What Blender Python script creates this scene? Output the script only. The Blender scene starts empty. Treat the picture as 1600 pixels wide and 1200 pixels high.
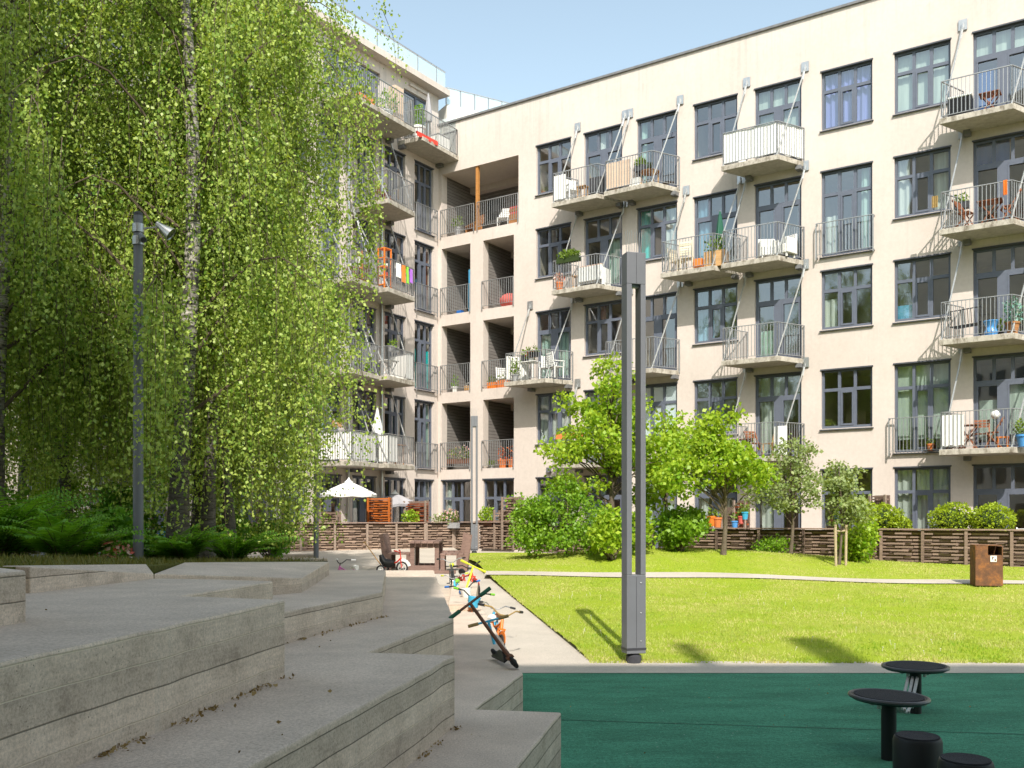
import bpy, bmesh, math, random
import numpy as np
from mathutils import Vector, Matrix
R = math.radians
rnd = random.Random(7)
rng = np.random.default_rng(11)
F, EYE, HZ, CX = 1483.0, 1.65, 810.0, 800.0      # focal length / horizon of the photograph, eye height above the play surface
scene = bpy.context.scene
col = scene.collection

def gp(px, py, z):
    Y = F * (EYE - z) / (py - HZ)
    return ((px - CX) / F * Y, Y, z)
def dp(px, py, Y):
    return ((px - CX) / F * Y, Y, EYE - (py - HZ) * Y / F)

# ------------------------------------------------------------------ meshes
class MB:
    def __init__(s): s.v = []; s.f = []
    def add(s, vs, fs):
        n = len(s.v); s.v += [tuple(p) for p in vs]; s.f += [tuple(i + n for i in f) for f in fs]; return s
    def hexa(s, c):                       # 8 corners: bottom ring then top ring
        return s.add(c, [(3,2,1,0),(4,5,6,7),(0,1,5,4),(1,2,6,5),(2,3,7,6),(3,0,4,7)])
    def box(s, c, d, rz=0, M=None):
        x, y, z = d[0]/2, d[1]/2, d[2]/2
        cs = [(-x,-y,-z),(x,-y,-z),(x,y,-z),(-x,y,-z),(-x,-y,z),(x,-y,z),(x,y,z),(-x,y,z)]
        if M is None: M = Matrix.Rotation(rz, 3, 'Z') if rz else None
        c = Vector(c)
        return s.hexa([tuple((M @ Vector(p) if M else Vector(p)) + c) for p in cs])
    def bb(s, x0, x1, y0, y1, z0, z1):
        return s.box(((x0+x1)/2,(y0+y1)/2,(z0+z1)/2), (x1-x0,y1-y0,z1-z0))
    def bar(s, a, b, w, h=None, up=(0,0,1)):
        a, b = Vector(a), Vector(b); d = (b-a); L = d.length
        if L < 1e-6: return s
        d /= L; u = Vector(up)
        if abs(d.dot(u)) > .98: u = Vector((0,1,0))
        sx = d.cross(u).normalized(); sz = sx.cross(d).normalized(); h = h or w
        sx *= w/2; sz *= h/2
        return s.hexa([a-sx-sz, a+sx-sz, b+sx-sz, b-sx-sz, a-sx+sz, a+sx+sz, b+sx+sz, b-sx+sz])
    def tube(s, pts, rad, n=8, closed=False):
        pts = [Vector(p) for p in pts]; m = len(pts)
        if not hasattr(rad, '__len__'): rad = [rad]*m
        rings = []; prev = None
        for i in range(m):
            if closed: d = pts[(i+1) % m] - pts[i-1]
            else: d = pts[min(i+1, m-1)] - pts[max(i-1, 0)]
            d.normalize()
            if prev is None:
                u = Vector((0,0,1)) if abs(d.z) < .9 else Vector((1,0,0))
                u = (u - d*u.dot(d)).normalized()
            else:
                u = prev - d*prev.dot(d)
                u = u.normalized() if u.length > 1e-5 else d.orthogonal().normalized()
            prev = u; w = d.cross(u)
            rings.append([pts[i] + (u*math.cos(2*math.pi*k/n) + w*math.sin(2*math.pi*k/n))*rad[i] for k in range(n)])
        vs = [p for r in rings for p in r]; fs = []
        for i in range(m if closed else m-1):
            j = (i+1) % m
            for k in range(n):
                fs.append((i*n+k, i*n+(k+1) % n, j*n+(k+1) % n, j*n+k))
        if not closed:
            fs.append(tuple(range(n))[::-1]); fs.append(tuple((m-1)*n+k for k in range(n)))
        return s.add(vs, fs)
    def lathe(s, prof, c=(0,0,0), n=20, M=None):
        vs = []; fs = []; c = Vector(c); m = len(prof)
        for r, z in prof:
            for k in range(n):
                a = 2*math.pi*k/n; p = Vector((r*math.cos(a), r*math.sin(a), z))
                vs.append((M @ p if M else p) + c)
        for i in range(m-1):
            for k in range(n):
                fs.append((i*n+k, i*n+(k+1) % n, (i+1)*n+(k+1) % n, (i+1)*n+k))
        fs.append(tuple(range(n))[::-1]); fs.append(tuple((m-1)*n+k for k in range(n)))
        return s.add(vs, fs)
    def prism(s, poly, z0, z1):
        n = len(poly)
        z0s = z0 if hasattr(z0, '__len__') else [z0]*n
        z1s = z1 if hasattr(z1, '__len__') else [z1]*n
        vs = [(p[0], p[1], z0s[i]) for i, p in enumerate(poly)] + [(p[0], p[1], z1s[i]) for i, p in enumerate(poly)]
        fs = [tuple(range(n))[::-1], tuple(range(n, 2*n))] + [(i, (i+1) % n, n+(i+1) % n, n+i) for i in range(n)]
        return s.add(vs, fs)
    def sphere(s, c, r, n=12, m=8, sc=(1,1,1), jit=0):
        vs = []; fs = []
        for i in range(m+1):
            th = math.pi*i/m
            for k in range(n):
                a = 2*math.pi*k/n; q = 1 + (rnd.uniform(-jit, jit) if jit else 0)
                vs.append((c[0]+r*sc[0]*q*math.sin(th)*math.cos(a), c[1]+r*sc[1]*q*math.sin(th)*math.sin(a), c[2]+r*sc[2]*q*math.cos(th)))
        for i in range(m):
            for k in range(n):
                fs.append((i*n+k, (i+1)*n+k, (i+1)*n+(k+1) % n, i*n+(k+1) % n))
        return s.add(vs, fs)
    def shift(s, d):
        s.v = [(p[0]+d[0], p[1]+d[1], p[2]+d[2]) for p in s.v]; return s
    def build(s, name, m, parent=None, smooth=False, bevel=0, off=None):
        if off is not None: s.shift((-off[0], -off[1], -off[2]))
        me = bpy.data.meshes.new(name); me.from_pydata(s.v, [], s.f); me.materials.append(m)
        return link(name, me, parent, smooth, bevel)

def link(name, me, parent=None, smooth=False, bevel=0):
    bm = bmesh.new(); bm.from_mesh(me); bmesh.ops.recalc_face_normals(bm, faces=bm.faces); bm.to_mesh(me); bm.free()
    o = bpy.data.objects.new(name, me); col.objects.link(o)
    if parent: o.parent = parent
    if smooth:
        me.polygons.foreach_set('use_smooth', [True]*len(me.polygons))
        try: me.set_sharp_from_angle(angle=R(40))
        except Exception: pass
    if bevel:
        b = o.modifiers.new('bevel', 'BEVEL'); b.width = bevel; b.segments = 2; b.limit_method = 'ANGLE'; b.angle_limit = R(40)
    return o

def np_mesh(name, V, Fq, m, parent=None):
    """fast mesh from numpy arrays: V (n,3), Fq (k,c) with c corners a face"""
    me = bpy.data.meshes.new(name); k, c = Fq.shape
    me.vertices.add(len(V)); me.vertices.foreach_set('co', V.astype(np.float32).ravel())
    me.loops.add(k*c); me.loops.foreach_set('vertex_index', Fq.astype(np.int32).ravel())
    me.polygons.add(k); me.polygons.foreach_set('loop_start', np.arange(0, k*c, c, dtype=np.int32))
    try: me.polygons.foreach_set('loop_total', np.full(k, c, dtype=np.int32))
    except Exception: pass
    me.update(calc_edges=True); me.validate(); me.materials.append(m)
    o = bpy.data.objects.new(name, me); col.objects.link(o)
    if parent: o.parent = parent
    return o

def tag(o, label=None, cat=None, group=None, kind=None):
    if label: o['label'] = label
    if cat: o['category'] = cat
    if group: o['group'] = group
    if kind: o['kind'] = kind
    return o
def thing(name, label, cat, loc=(0,0,0), rz=0, group=None, rx=0, ry=0):
    o = bpy.data.objects.new(name, None); col.objects.link(o); o.empty_display_size = .2
    o.location = loc; o.rotation_euler = (rx, ry, rz)
    return tag(o, label, cat, group)
def copy_tree(o, parent=None):
    c = o.copy(); col.objects.link(c)
    if parent: c.parent = parent
    for ch in o.children: copy_tree(ch, c)
    return c

# ------------------------------------------------------------------ materials
def nt(name):
    m = bpy.data.materials.new(name); m.use_nodes = True
    t = m.node_tree; return m, t, t.nodes, t.links, t.nodes['Principled BSDF']
def setb(b, c=None, rough=None, spec=None, metal=None):
    if c is not None: b.inputs['Base Color'].default_value = (c[0], c[1], c[2], 1)
    if rough is not None: b.inputs['Roughness'].default_value = rough
    if spec is not None: b.inputs['Specular IOR Level'].default_value = spec
    if metal is not None: b.inputs['Metallic'].default_value = metal
def noise(n, l, vec, scale, detail=4, rough=.6, sc=None):
    t = n.new('ShaderNodeTexNoise'); t.inputs['Scale'].default_value = scale; t.inputs['Detail'].default_value = detail
    t.inputs['Roughness'].default_value = rough
    if sc:
        mp = n.new('ShaderNodeMapping'); mp.inputs['Scale'].default_value = sc; l.new(vec, mp.inputs['Vector']); vec = mp.outputs['Vector']
    l.new(vec, t.inputs['Vector']); return t.outputs['Fac']
def ramp(n, l, fac, stops):
    r = n.new('ShaderNodeValToRGB'); e = r.color_ramp.elements
    while len(e) < len(stops): e.new(.5)
    for i, (p, c) in enumerate(stops):
        e[i].position = p; e[i].color = (c, c, c, 1) if not hasattr(c, '__len__') else (c[0], c[1], c[2], 1)
    l.new(fac, r.inputs['Fac']); return r.outputs['Color']
def mixc(n, l, fac, a, b, mode='MIX'):
    m = n.new('ShaderNodeMix'); m.data_type = 'RGBA'; m.blend_type = mode
    for sock, v in ((m.inputs[0], fac), (m.inputs[6], a), (m.inputs[7], b)):
        if hasattr(v, 'is_linked'): l.new(v, sock)
        elif hasattr(v, '__len__'): sock.default_value = (v[0], v[1], v[2], 1)
        else: sock.default_value = v
    return m.outputs[2]
def bump(n, l, b, h, strength=.3, dist=.01):
    u = n.new('ShaderNodeBump'); u.inputs['Strength'].default_value = strength; u.inputs['Distance'].default_value = dist
    l.new(h, u.inputs['Height']); l.new(u.outputs['Normal'], b.inputs['Normal'])
def pos(n): return n.new('ShaderNodeNewGeometry').outputs['Position']
def objc(n): return n.new('ShaderNodeTexCoord').outputs['Object']

def plain(name, c, rough=.6, var=.18, scale=6, spec=.4, metal=0, bmp=0, stretch=None):
    m, t, n, l, b = nt(name); setb(b, c, rough, spec, metal)
    v = objc(n); f = noise(n, l, v, scale, 5, .65, stretch)
    lo = tuple(x*(1-var) for x in c); hi = tuple(min(1, x*(1+var)) for x in c)
    l.new(ramp(n, l, f, [(.3, lo), (.7, hi)]), b.inputs['Base Color'])
    if bmp: bump(n, l, b, noise(n, l, v, scale*8, 3), bmp, .01)
    return m
def leafmat(name, c1, c2, trans=.4, rough=.5, dry=None):
    m, t, n, l, b = nt(name); setb(b, c1, rough, .3)
    g = n.new('ShaderNodeNewGeometry'); rp = ramp(n, l, g.outputs['Random Per Island'], [(0, c1), (1, c2)])
    big = noise(n, l, g.outputs['Position'], 1.3, 2)
    c = mixc(n, l, ramp(n, l, big, [(.35, 0), (.65, .45)]), rp, c2)
    if dry: c = mixc(n, l, ramp(n, l, noise(n, l, g.outputs['Position'], .75, 7, .72), [(.40, 0), (.58, .95)]), c, dry)
    l.new(c, b.inputs['Base Color'])
    tr = n.new('ShaderNodeBsdfTranslucent'); c3 = mixc(n, l, 1.0, c, (1.5, 1.35, .55), 'MULTIPLY'); l.new(c3, tr.inputs['Color'])
    mx = n.new('ShaderNodeMixShader'); mx.inputs[0].default_value = trans
    l.new(b.outputs[0], mx.inputs[1]); l.new(tr.outputs[0], mx.inputs[2]); l.new(mx.outputs[0], n['Material Output'].inputs['Surface'])
    return m

M = {}
def make_mats():
    # cream render: fine grain, faint weather streaks running down
    m, t, n, l, b = nt('cream_render'); setb(b, None, .9, .2); p = pos(n)
    base = ramp(n, l, noise(n, l, p, .5, 4), [(.3, (.585,.512,.462)), (.7, (.655,.577,.528))])
    fine = ramp(n, l, noise(n, l, p, 9, 6, .7), [(.25, .90), (.75, 1.04)])
    c = mixc(n, l, 1.0, base, fine, 'MULTIPLY')
    st = noise(n, l, p, 1.0, 5, .7, (7, 7, .22)); sep = n.new('ShaderNodeSeparateXYZ'); l.new(p, sep.inputs[0])
    hi = ramp(n, l, sep.outputs['Z'], [(0, 0), (1, 1)])
    mr = n.new('ShaderNodeMapRange'); mr.inputs['From Min'].default_value = 15.6; mr.inputs['From Max'].default_value = 18; mr.inputs['To Min'].default_value = .12; l.new(sep.outputs['Z'], mr.inputs['Value'])
    stm = n.new('ShaderNodeMath'); stm.operation = 'MULTIPLY'; l.new(ramp(n, l, st, [(.50, 0), (.74, .5)]), stm.inputs[0]); l.new(mr.outputs[0], stm.inputs[1])
    c = mixc(n, l, stm.outputs[0], c, (.33,.32,.30))
    oc = n.new('ShaderNodeSeparateXYZ'); l.new(objc(n), oc.inputs[0]); zz = n.new('ShaderNodeMath'); zz.operation = 'MULTIPLY_ADD'; zz.inputs[1].default_value = 1/3.21; zz.inputs[2].default_value = 10-.45/3.21; l.new(oc.outputs['Z'], zz.inputs[0]); zf_ = n.new('ShaderNodeMath'); zf_.operation = 'FRACT'; l.new(zz.outputs[0], zf_.inputs[0])
    dm = n.new('ShaderNodeMath'); dm.operation = 'MULTIPLY'; l.new(ramp(n, l, zf_.outputs[0], [(0, .15), (.06, .1), (.25, 1), (.272, 0), (.80, 0), (.93, .8), (1, .15)]), dm.inputs[0]); l.new(ramp(n, l, noise(n, l, p, 1, 4, .75, (5, 5, .12)), [(.54, 0), (.78, .45)]), dm.inputs[1]); c = mixc(n, l, dm.outputs[0], c, (.36,.33,.29))
    l.new(c, b.inputs['Base Color'])
    bump(n, l, b, noise(n, l, p, 60, 3), .25, .006); M['plaster'] = m
    # board-marked concrete with exposed-aggregate tops
    m, t, n, l, b = nt('board_concrete'); setb(b, None, .9, .25); p = pos(n)
    g = n.new('ShaderNodeNewGeometry'); sn = n.new('ShaderNodeSeparateXYZ'); l.new(g.outputs['True Normal'], sn.inputs[0])
    up = ramp(n, l, sn.outputs['Z'], [(.6, 0), (.75, 1)])
    grit = noise(n, l, p, 75, 4, .85); vor = n.new('ShaderNodeTexVoronoi'); vor.inputs['Scale'].default_value = 110; l.new(p, vor.inputs['Vector'])
    big = noise(n, l, p, 1.6, 6, .65)
    top = ramp(n, l, grit, [(.36, (.43,.35,.285)), (.5, (.58,.48,.395)), (.64, (.70,.585,.49))])
    top = mixc(n, l, 1.0, top, ramp(n, l, big, [(.3, .80), (.7, 1.12)]), 'MULTIPLY')
    sz = n.new('ShaderNodeSeparateXYZ'); l.new(p, sz.inputs[0])
    wob = n.new('ShaderNodeMath'); wob.operation = 'MULTIPLY_ADD'; l.new(noise(n, l, p, 2.5, 2), wob.inputs[0]); wob.inputs[1].default_value = .012; l.new(sz.outputs['Z'], wob.inputs[2])
    ofs = n.new('ShaderNodeMath'); ofs.operation = 'ADD'; ofs.inputs[1].default_value = 10.018; l.new(wob.outputs[0], ofs.inputs[0])
    dv = n.new('ShaderNodeMath'); dv.operation = 'DIVIDE'; dv.inputs[1].default_value = .104; l.new(ofs.outputs[0], dv.inputs[0])
    fr = n.new('ShaderNodeMath'); fr.operation = 'FRACT'; l.new(dv.outputs[0], fr.inputs[0])
    fl = n.new('ShaderNodeMath'); fl.operation = 'FLOOR'; l.new(dv.outputs[0], fl.inputs[0])
    line = ramp(n, l, fr.outputs[0], [(0, 1), (.03, .8), (.06, 0), (1, 0)])
    wn = n.new('ShaderNodeTexWhiteNoise'); wn.noise_dimensions = '1D'; l.new(fl.outputs[0], wn.inputs['W'])
    side = ramp(n, l, noise(n, l, p, 5, 8, .7), [(.22, (.33,.26,.20)), (.45, (.56,.45,.355)), (.75, (.70,.575,.465))])
    side = mixc(n, l, 1.0, side, ramp(n, l, wn.outputs['Value'], [(0, .84), (1, 1.12)]), 'MULTIPLY')
    grain = noise(n, l, p, 1, 5, .7, (3, 3, 60))
    side = mixc(n, l, 1.0, side, ramp(n, l, noise(n, l, p, 85, 3, .8), [(.3, .70), (.5, 1.0), (.7, 1.22)]), 'MULTIPLY')
    side = mixc(n, l, 1.0, side, ramp(n, l, grain, [(.3, .88), (.7, 1.1)]), 'MULTIPLY')
    vr = noise(n, l, p, 1, 5, .75, (9, 9, .5)); side = mixc(n, l, ramp(n, l, vr, [(.60, 0), (.76, .5)]), side, (.46,.43,.38))
    pits = n.new('ShaderNodeTexVoronoi'); pits.inputs['Scale'].default_value = 42; l.new(p, pits.inputs['Vector'])
    pm = ramp(n, l, pits.outputs['Distance'], [(.06, 1), (.13, 0)]); pk = n.new('ShaderNodeMath'); pk.operation = 'MULTIPLY'; l.new(pm, pk.inputs[0]); l.new(ramp(n, l, noise(n, l, p, 3, 2), [(.5, 0), (.62, .9)]), pk.inputs[1])
    side = mixc(n, l, pk.outputs[0], side, (.05,.046,.04)); lc = ramp(n, l, wn.outputs['Value'], [(0, (.14,.13,.105)), (.66, (.14,.13,.105)), (.7, (.85,.74,.60)), (1, (.85,.74,.60))]); side = mixc(n, l, ramp(n, l, line, [(0, 0), (1, .9)]), side, lc)
    c = mixc(n, l, up, side, top); l.new(c, b.inputs['Base Color'])
    hs = mixc(n, l, 1.0, ramp(n, l, line, [(0, 1), (1, 0)]), ramp(n, l, noise(n, l, p, 30, 6, .7), [(.2, .55), (.8, 1)]), 'MULTIPLY')
    hs = mixc(n, l, pk.outputs[0], hs, (.1,.1,.1))
    h = mixc(n, l, up, hs, grit); bump(n, l, b, h, .55, .012); M['concrete'] = m
    # paving / asphalt path: pale
    def stone(name, c, sc=70, var=.25, bs=.3):
        m, t, n, l, b = nt(name); setb(b, None, .92, .2); p = pos(n)
        a = ramp(n, l, noise(n, l, p, sc, 3, .8), [(.25, tuple(x*(1-var) for x in c)), (.75, tuple(x*(1+var) for x in c))])
        a = mixc(n, l, 1.0, a, ramp(n, l, noise(n, l, p, .9, 6, .7), [(.3, .86), (.7, 1.08)]), 'MULTIPLY')
        l.new(a, b.inputs['Base Color']); bump(n, l, b, noise(n, l, p, sc, 3), bs, .008); return m
    M['path'] = stone('pale_gravel_asphalt', (.47,.42,.36))
    m, t, n, l, b = nt('balcony_concrete'); setb(b, None, .9, .2); p = pos(n); g = n.new('ShaderNodeNewGeometry'); sn = n.new('ShaderNodeSeparateXYZ'); l.new(g.outputs['True Normal'], sn.inputs[0])
    a = ramp(n, l, noise(n, l, p, 6, 6, .7), [(.3, (.36,.33,.28)), (.7, (.52,.48,.42))])
    sd = n.new('ShaderNodeMath'); sd.operation = 'ABSOLUTE'; l.new(sn.outputs['Z'], sd.inputs[0])
    mk = n.new('ShaderNodeMath'); mk.operation = 'MULTIPLY'; l.new(ramp(n, l, sd.outputs[0], [(.3, 1), (.6, .25)]), mk.inputs[0]); l.new(ramp(n, l, noise(n, l, p, 1, 6, .75, (6, 6, 3)), [(.46, 0), (.66, .85)]), mk.inputs[1])
    a = mixc(n, l, mk.outputs[0], a, (.13,.105,.075)); l.new(a, b.inputs['Base Color']); bump(n, l, b, noise(n, l, p, 40, 4), .25, .008); M['slab'] = m
    M['ground'] = stone('courtyard_soil', (.2,.17,.13), 20)
    # slab edges with dark water stains
    m, t, n, l, b = nt('green_rubber'); setb(b, None, .95, .15); p = pos(n)
    a = ramp(n, l, noise(n, l, p, 90, 3, .85), [(.3, (.030,.125,.075)), (.55, (.065,.24,.15)), (.75, (.13,.36,.245))])
    a = mixc(n, l, 1.0, a, ramp(n, l, noise(n, l, p, 1.1, 6, .7, (1, 2.2, 1)), [(.3, .66), (.7, 1.22)]), 'MULTIPLY')
    a = mixc(n, l, 1.0, a, ramp(n, l, noise(n, l, p, 30, 5, .85), [(.3, .55), (.7, 1.42)]), 'MULTIPLY'); fk = n.new('ShaderNodeTexVoronoi'); fk.inputs['Scale'].default_value = 9; l.new(p, fk.inputs['Vector']); a = mixc(n, l, ramp(n, l, fk.outputs['Distance'], [(.045, .7), (.07, 0)]), a, (.35,.42,.36))
    l.new(a, b.inputs['Base Color']); bump(n, l, b, noise(n, l, p, 150, 2), .5, .006); M['rubber'] = m
    m, t, n, l, b = nt('lawn_turf'); setb(b, None, .95, .1); p = pos(n)
    a = ramp(n, l, noise(n, l, p, 40, 5, .8), [(.25, (.18,.26,.015)), (.55, (.30,.38,.03)), (.8, (.42,.47,.07))])
    a = mixc(n, l, ramp(n, l, noise(n, l, p, .8, 6, .7), [(.45, 0), (.75, .6)]), a, (.40,.39,.10))
    l.new(a, b.inputs['Base Color']); bump(n, l, b, noise(n, l, p, 60, 4), .8, .03); M['lawn'] = m
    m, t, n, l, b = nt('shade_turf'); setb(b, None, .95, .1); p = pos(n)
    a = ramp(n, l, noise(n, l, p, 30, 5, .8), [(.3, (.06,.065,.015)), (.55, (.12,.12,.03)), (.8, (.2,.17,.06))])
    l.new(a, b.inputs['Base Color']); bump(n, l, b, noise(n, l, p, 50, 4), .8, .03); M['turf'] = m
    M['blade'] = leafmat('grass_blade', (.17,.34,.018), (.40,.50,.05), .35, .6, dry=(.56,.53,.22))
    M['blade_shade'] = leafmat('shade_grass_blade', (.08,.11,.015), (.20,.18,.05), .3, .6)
    M['birch_leaf'] = leafmat('birch_leaf', (.075,.20,.012), (.46,.56,.13), .33, .42)
    M['maple_leaf'] = leafmat('lime_leaf', (.14,.31,.012), (.40,.52,.05), .4, .4)
    M['apple_leaf'] = leafmat('apple_leaf', (.15,.23,.06), (.36,.42,.19), .35, .5)
    M['shrub_leaf'] = leafmat('shrub_leaf', (.10,.24,.014), (.26,.42,.04), .4, .4)
    M['box_leaf'] = leafmat('box_leaf', (.16,.25,.012), (.36,.46,.03), .3, .4)
    M['fern_leaf'] = leafmat('fern_leaf', (.065,.20,.012), (.18,.38,.035), .4, .45)
    M['pot_leaf'] = leafmat('potted_leaf', (.09,.17,.02), (.22,.32,.05), .35, .45)
    M['blue_leaf'] = leafmat('blue_green_leaf', (.12,.27,.25), (.25,.45,.42), .3, .5)
    M['petal_orange'] = leafmat('orange_petal', (.7,.25,.03), (.75,.12,.02), .3); M['petal_pink'] = leafmat('pink_petal', (.7,.25,.3), (.75,.65,.6), .3)
    M['petal_white'] = leafmat('white_petal', (.7,.68,.6), (.6,.12,.1), .3)
    M['seed'] = plain('seed_fluff', (.62,.60,.46), .9)
    M['litter'] = leafmat('dry_litter', (.10,.06,.025), (.36,.26,.11), .1, .8)
    # birch bark
    m, t, n, l, b = nt('birch_bark'); setb(b, None, .8, .3); p = objc(n)
    a = ramp(n, l, noise(n, l, p, 1, 5, .7, (5, 5, 26)), [(.42, (.05,.045,.04)), (.52, (.36,.33,.29)), (.7, (.62,.58,.52))])
    low = noise(n, l, p, 2.2, 4); a = mixc(n, l, ramp(n, l, low, [(.5, 0), (.66, .85)]), a, (.07,.06,.05))
    sz = n.new('ShaderNodeSeparateXYZ'); l.new(p, sz.inputs[0]); a = mixc(n, l, ramp(n, l, sz.outputs['Z'], [(0, .9), (1, 0)]), a, (.045,.037,.03)) if False else a
    mr = n.new('ShaderNodeMapRange'); mr.inputs['From Min'].default_value = 1.2; mr.inputs['From Max'].default_value = 3.4; mr.inputs['To Min'].default_value = .82; mr.inputs['To Max'].default_value = 0; l.new(sz.outputs['Z'], mr.inputs['Value']); a = mixc(n, l, mr.outputs[0], a, (.06,.05,.04))
    l.new(a, b.inputs['Base Color']); bump(n, l, b, noise(n, l, p, 20, 4), .6, .02); M['birch_bark'] = m
    M['bark'] = plain('grey_bark', (.13,.10,.075), .9, .4, 14, bmp=.6, stretch=(1, 1, .3)); M['twig'] = plain('brown_twig', (.10,.075,.05), .8)
    M['stake'] = plain('raw_stake', (.42,.33,.22), .85, .2, 10, stretch=(4, 4, .5))
    M['frame'] = plain('slate_frame', (.115,.13,.17), .45, .08); M['sill'] = plain('dark_sill', (.07,.075,.09), .5, .1)
    M['rail'] = plain('galvanised_rail', (.36,.37,.38), .45, .15, 20, metal=.55); M['rod'] = plain('bright_rod', (.55,.56,.56), .4, .1, 20, metal=.5)
    M['cap'] = plain('roof_cap', (.16,.16,.165), .5); M['roof'] = plain('roof_felt', (.10,.10,.10), .9)
    M['lamp'] = plain('lamp_steel', (.155,.16,.175), .5, .06, 3); M['lamp_dark'] = plain('dark_steel', (.05,.05,.058), .5); M['alu'] = plain('aluminium', (.5,.5,.5), .35, .08, metal=.8)
    # loggia cladding: horizontal dark boards
    m, t, n, l, b = nt('dark_cladding'); setb(b, None, .75, .3); p = pos(n); s = n.new('ShaderNodeSeparateXYZ'); l.new(p, s.inputs[0])
    d = n.new('ShaderNodeMath'); d.operation = 'DIVIDE'; d.inputs[1].default_value = .13; l.new(s.outputs['Z'], d.inputs[0]); f = n.new('ShaderNodeMath'); f.operation = 'FRACT'; l.new(d.outputs[0], f.inputs[0])
    a = ramp(n, l, noise(n, l, p, 1, 5, .7, (2, 2, 30)), [(.3, (.14,.125,.115)), (.7, (.27,.25,.235))]); ln = ramp(n, l, f.outputs[0], [(0, 0), (.08, 0), (.16, 1)])
    l.new(mixc(n, l, 1.0, a, ramp(n, l, ln, [(0, .3), (1, 1)]), 'MULTIPLY'), b.inputs['Base Color']); bump(n, l, b, ln, .5, .01); M['clad'] = m
    # weathered slats
    def wood(name, c, rough=.75, var=.35):
        m, t, n, l, b = nt(name); setb(b, None, rough, .25); p = objc(n); g = n.new('ShaderNodeNewGeometry')
        a = ramp(n, l, noise(n, l, p, 1, 6, .7, (3, 3, 45)), [(.25, tuple(x*(1-var) for x in c)), (.75, tuple(min(1, x*(1+var)) for x in c))])
        a = mixc(n, l, 1.0, a, ramp(n, l, g.outputs['Random Per Island'], [(0, .72), (1, 1.25)]), 'MULTIPLY')
        l.new(a, b.inputs['Base Color']); bump(n, l, b, noise(n, l, p, 1, 4, .7, (5, 5, 60)), .3, .006); return m
    M['slat'] = wood('weathered_slat', (.29,.205,.155)); M['slat_dark'] = wood('dark_slat', (.235,.165,.135)); M['slat_orange'] = wood('oiled_orange_slat', (.42,.115,.022)); M['slat_red'] = wood('red_brown_slat', (.24,.06,.022))
    M['post_wood'] = wood('grey_post', (.27,.205,.165)); M['picnic'] = wood('brown_stained_wood', (.21,.135,.112)); M['teak'] = wood('teak', (.36,.17,.07)); M['pine'] = wood('pale_pine', (.52,.31,.14)); M['brown_wood'] = wood('brown_folding_wood', (.24,.095,.05)); M['post_orange'] = wood('orange_post', (.42,.19,.055)); M['cream_wood'] = wood('cream_painted_wood', (.68,.60,.46), var=.12)
    m, t, n, l, b = nt('rusted_steel'); setb(b, None, .85, .3); p = objc(n)
    a = ramp(n, l, noise(n, l, p, 5, 7, .75), [(.3, (.085,.045,.03)), (.5, (.16,.075,.04)), (.62, (.30,.12,.04)), (.8, (.14,.07,.045))]); l.new(a, b.inputs['Base Color']); bump(n, l, b, noise(n, l, p, 60, 3), .3, .004); M['corten'] = m
    # glass: clear with a fresnel reflection
    m, t, n, l, b = nt('window_glass'); n.remove(b)
    tr = n.new('ShaderNodeBsdfTransparent'); tr.inputs[0].default_value = (.80,.86,.84,1); gl = n.new('ShaderNodeBsdfGlossy'); gl.inputs['Roughness'].default_value = .02; gl.inputs['Color'].default_value = (.95,.97,1,1)
    bu = n.new('ShaderNodeBump'); bu.inputs['Strength'].default_value = .06; bu.inputs['Distance'].default_value = .05; l.new(noise(n, l, pos(n), 1.1, 1), bu.inputs['Height']); l.new(bu.outputs[0], gl.inputs['Normal'])
    fr = n.new('ShaderNodeLayerWeight'); fr.inputs['Blend'].default_value = .5; pw = n.new('ShaderNodeMath'); pw.operation = 'POWER'; pw.inputs[1].default_value = 3; l.new(fr.outputs['Facing'], pw.inputs[0]); ad = n.new('ShaderNodeMath'); ad.operation = 'MULTIPLY_ADD'; ad.inputs[1].default_value = .75; ad.inputs[2].default_value = .21; ad.use_clamp = True; l.new(pw.outputs[0], ad.inputs[0])
    mx = n.new('ShaderNodeMixShader'); l.new(ad.outputs[0], mx.inputs[0]); l.new(tr.outputs[0], mx.inputs[1]); l.new(gl.outputs[0], mx.inputs[2]); l.new(mx.outputs[0], n['Material Output'].inputs['Surface']); M['glass'] = m
    m, t, n, l, b = nt('frosted_glass'); n.remove(b)
    tr = n.new('ShaderNodeBsdfTransparent'); tr.inputs[0].default_value = (.85,.95,.97,1); df = n.new('ShaderNodeBsdfDiffuse'); df.inputs[0].default_value = (.68,.80,.82,1); gl = n.new('ShaderNodeBsdfGlossy'); gl.inputs['Roughness'].default_value = .1
    mx = n.new('ShaderNodeMixShader'); mx.inputs[0].default_value = .55; l.new(tr.outputs[0], mx.inputs[1]); l.new(df.outputs[0], mx.inputs[2])
    m2 = n.new('ShaderNodeMixShader'); m2.inputs[0].default_value = .12; l.new(mx.outputs[0], m2.inputs[1]); l.new(gl.outputs[0], m2.inputs[2]); l.new(m2.outputs[0], n['Material Output'].inputs['Surface']); M['frost'] = m
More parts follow.
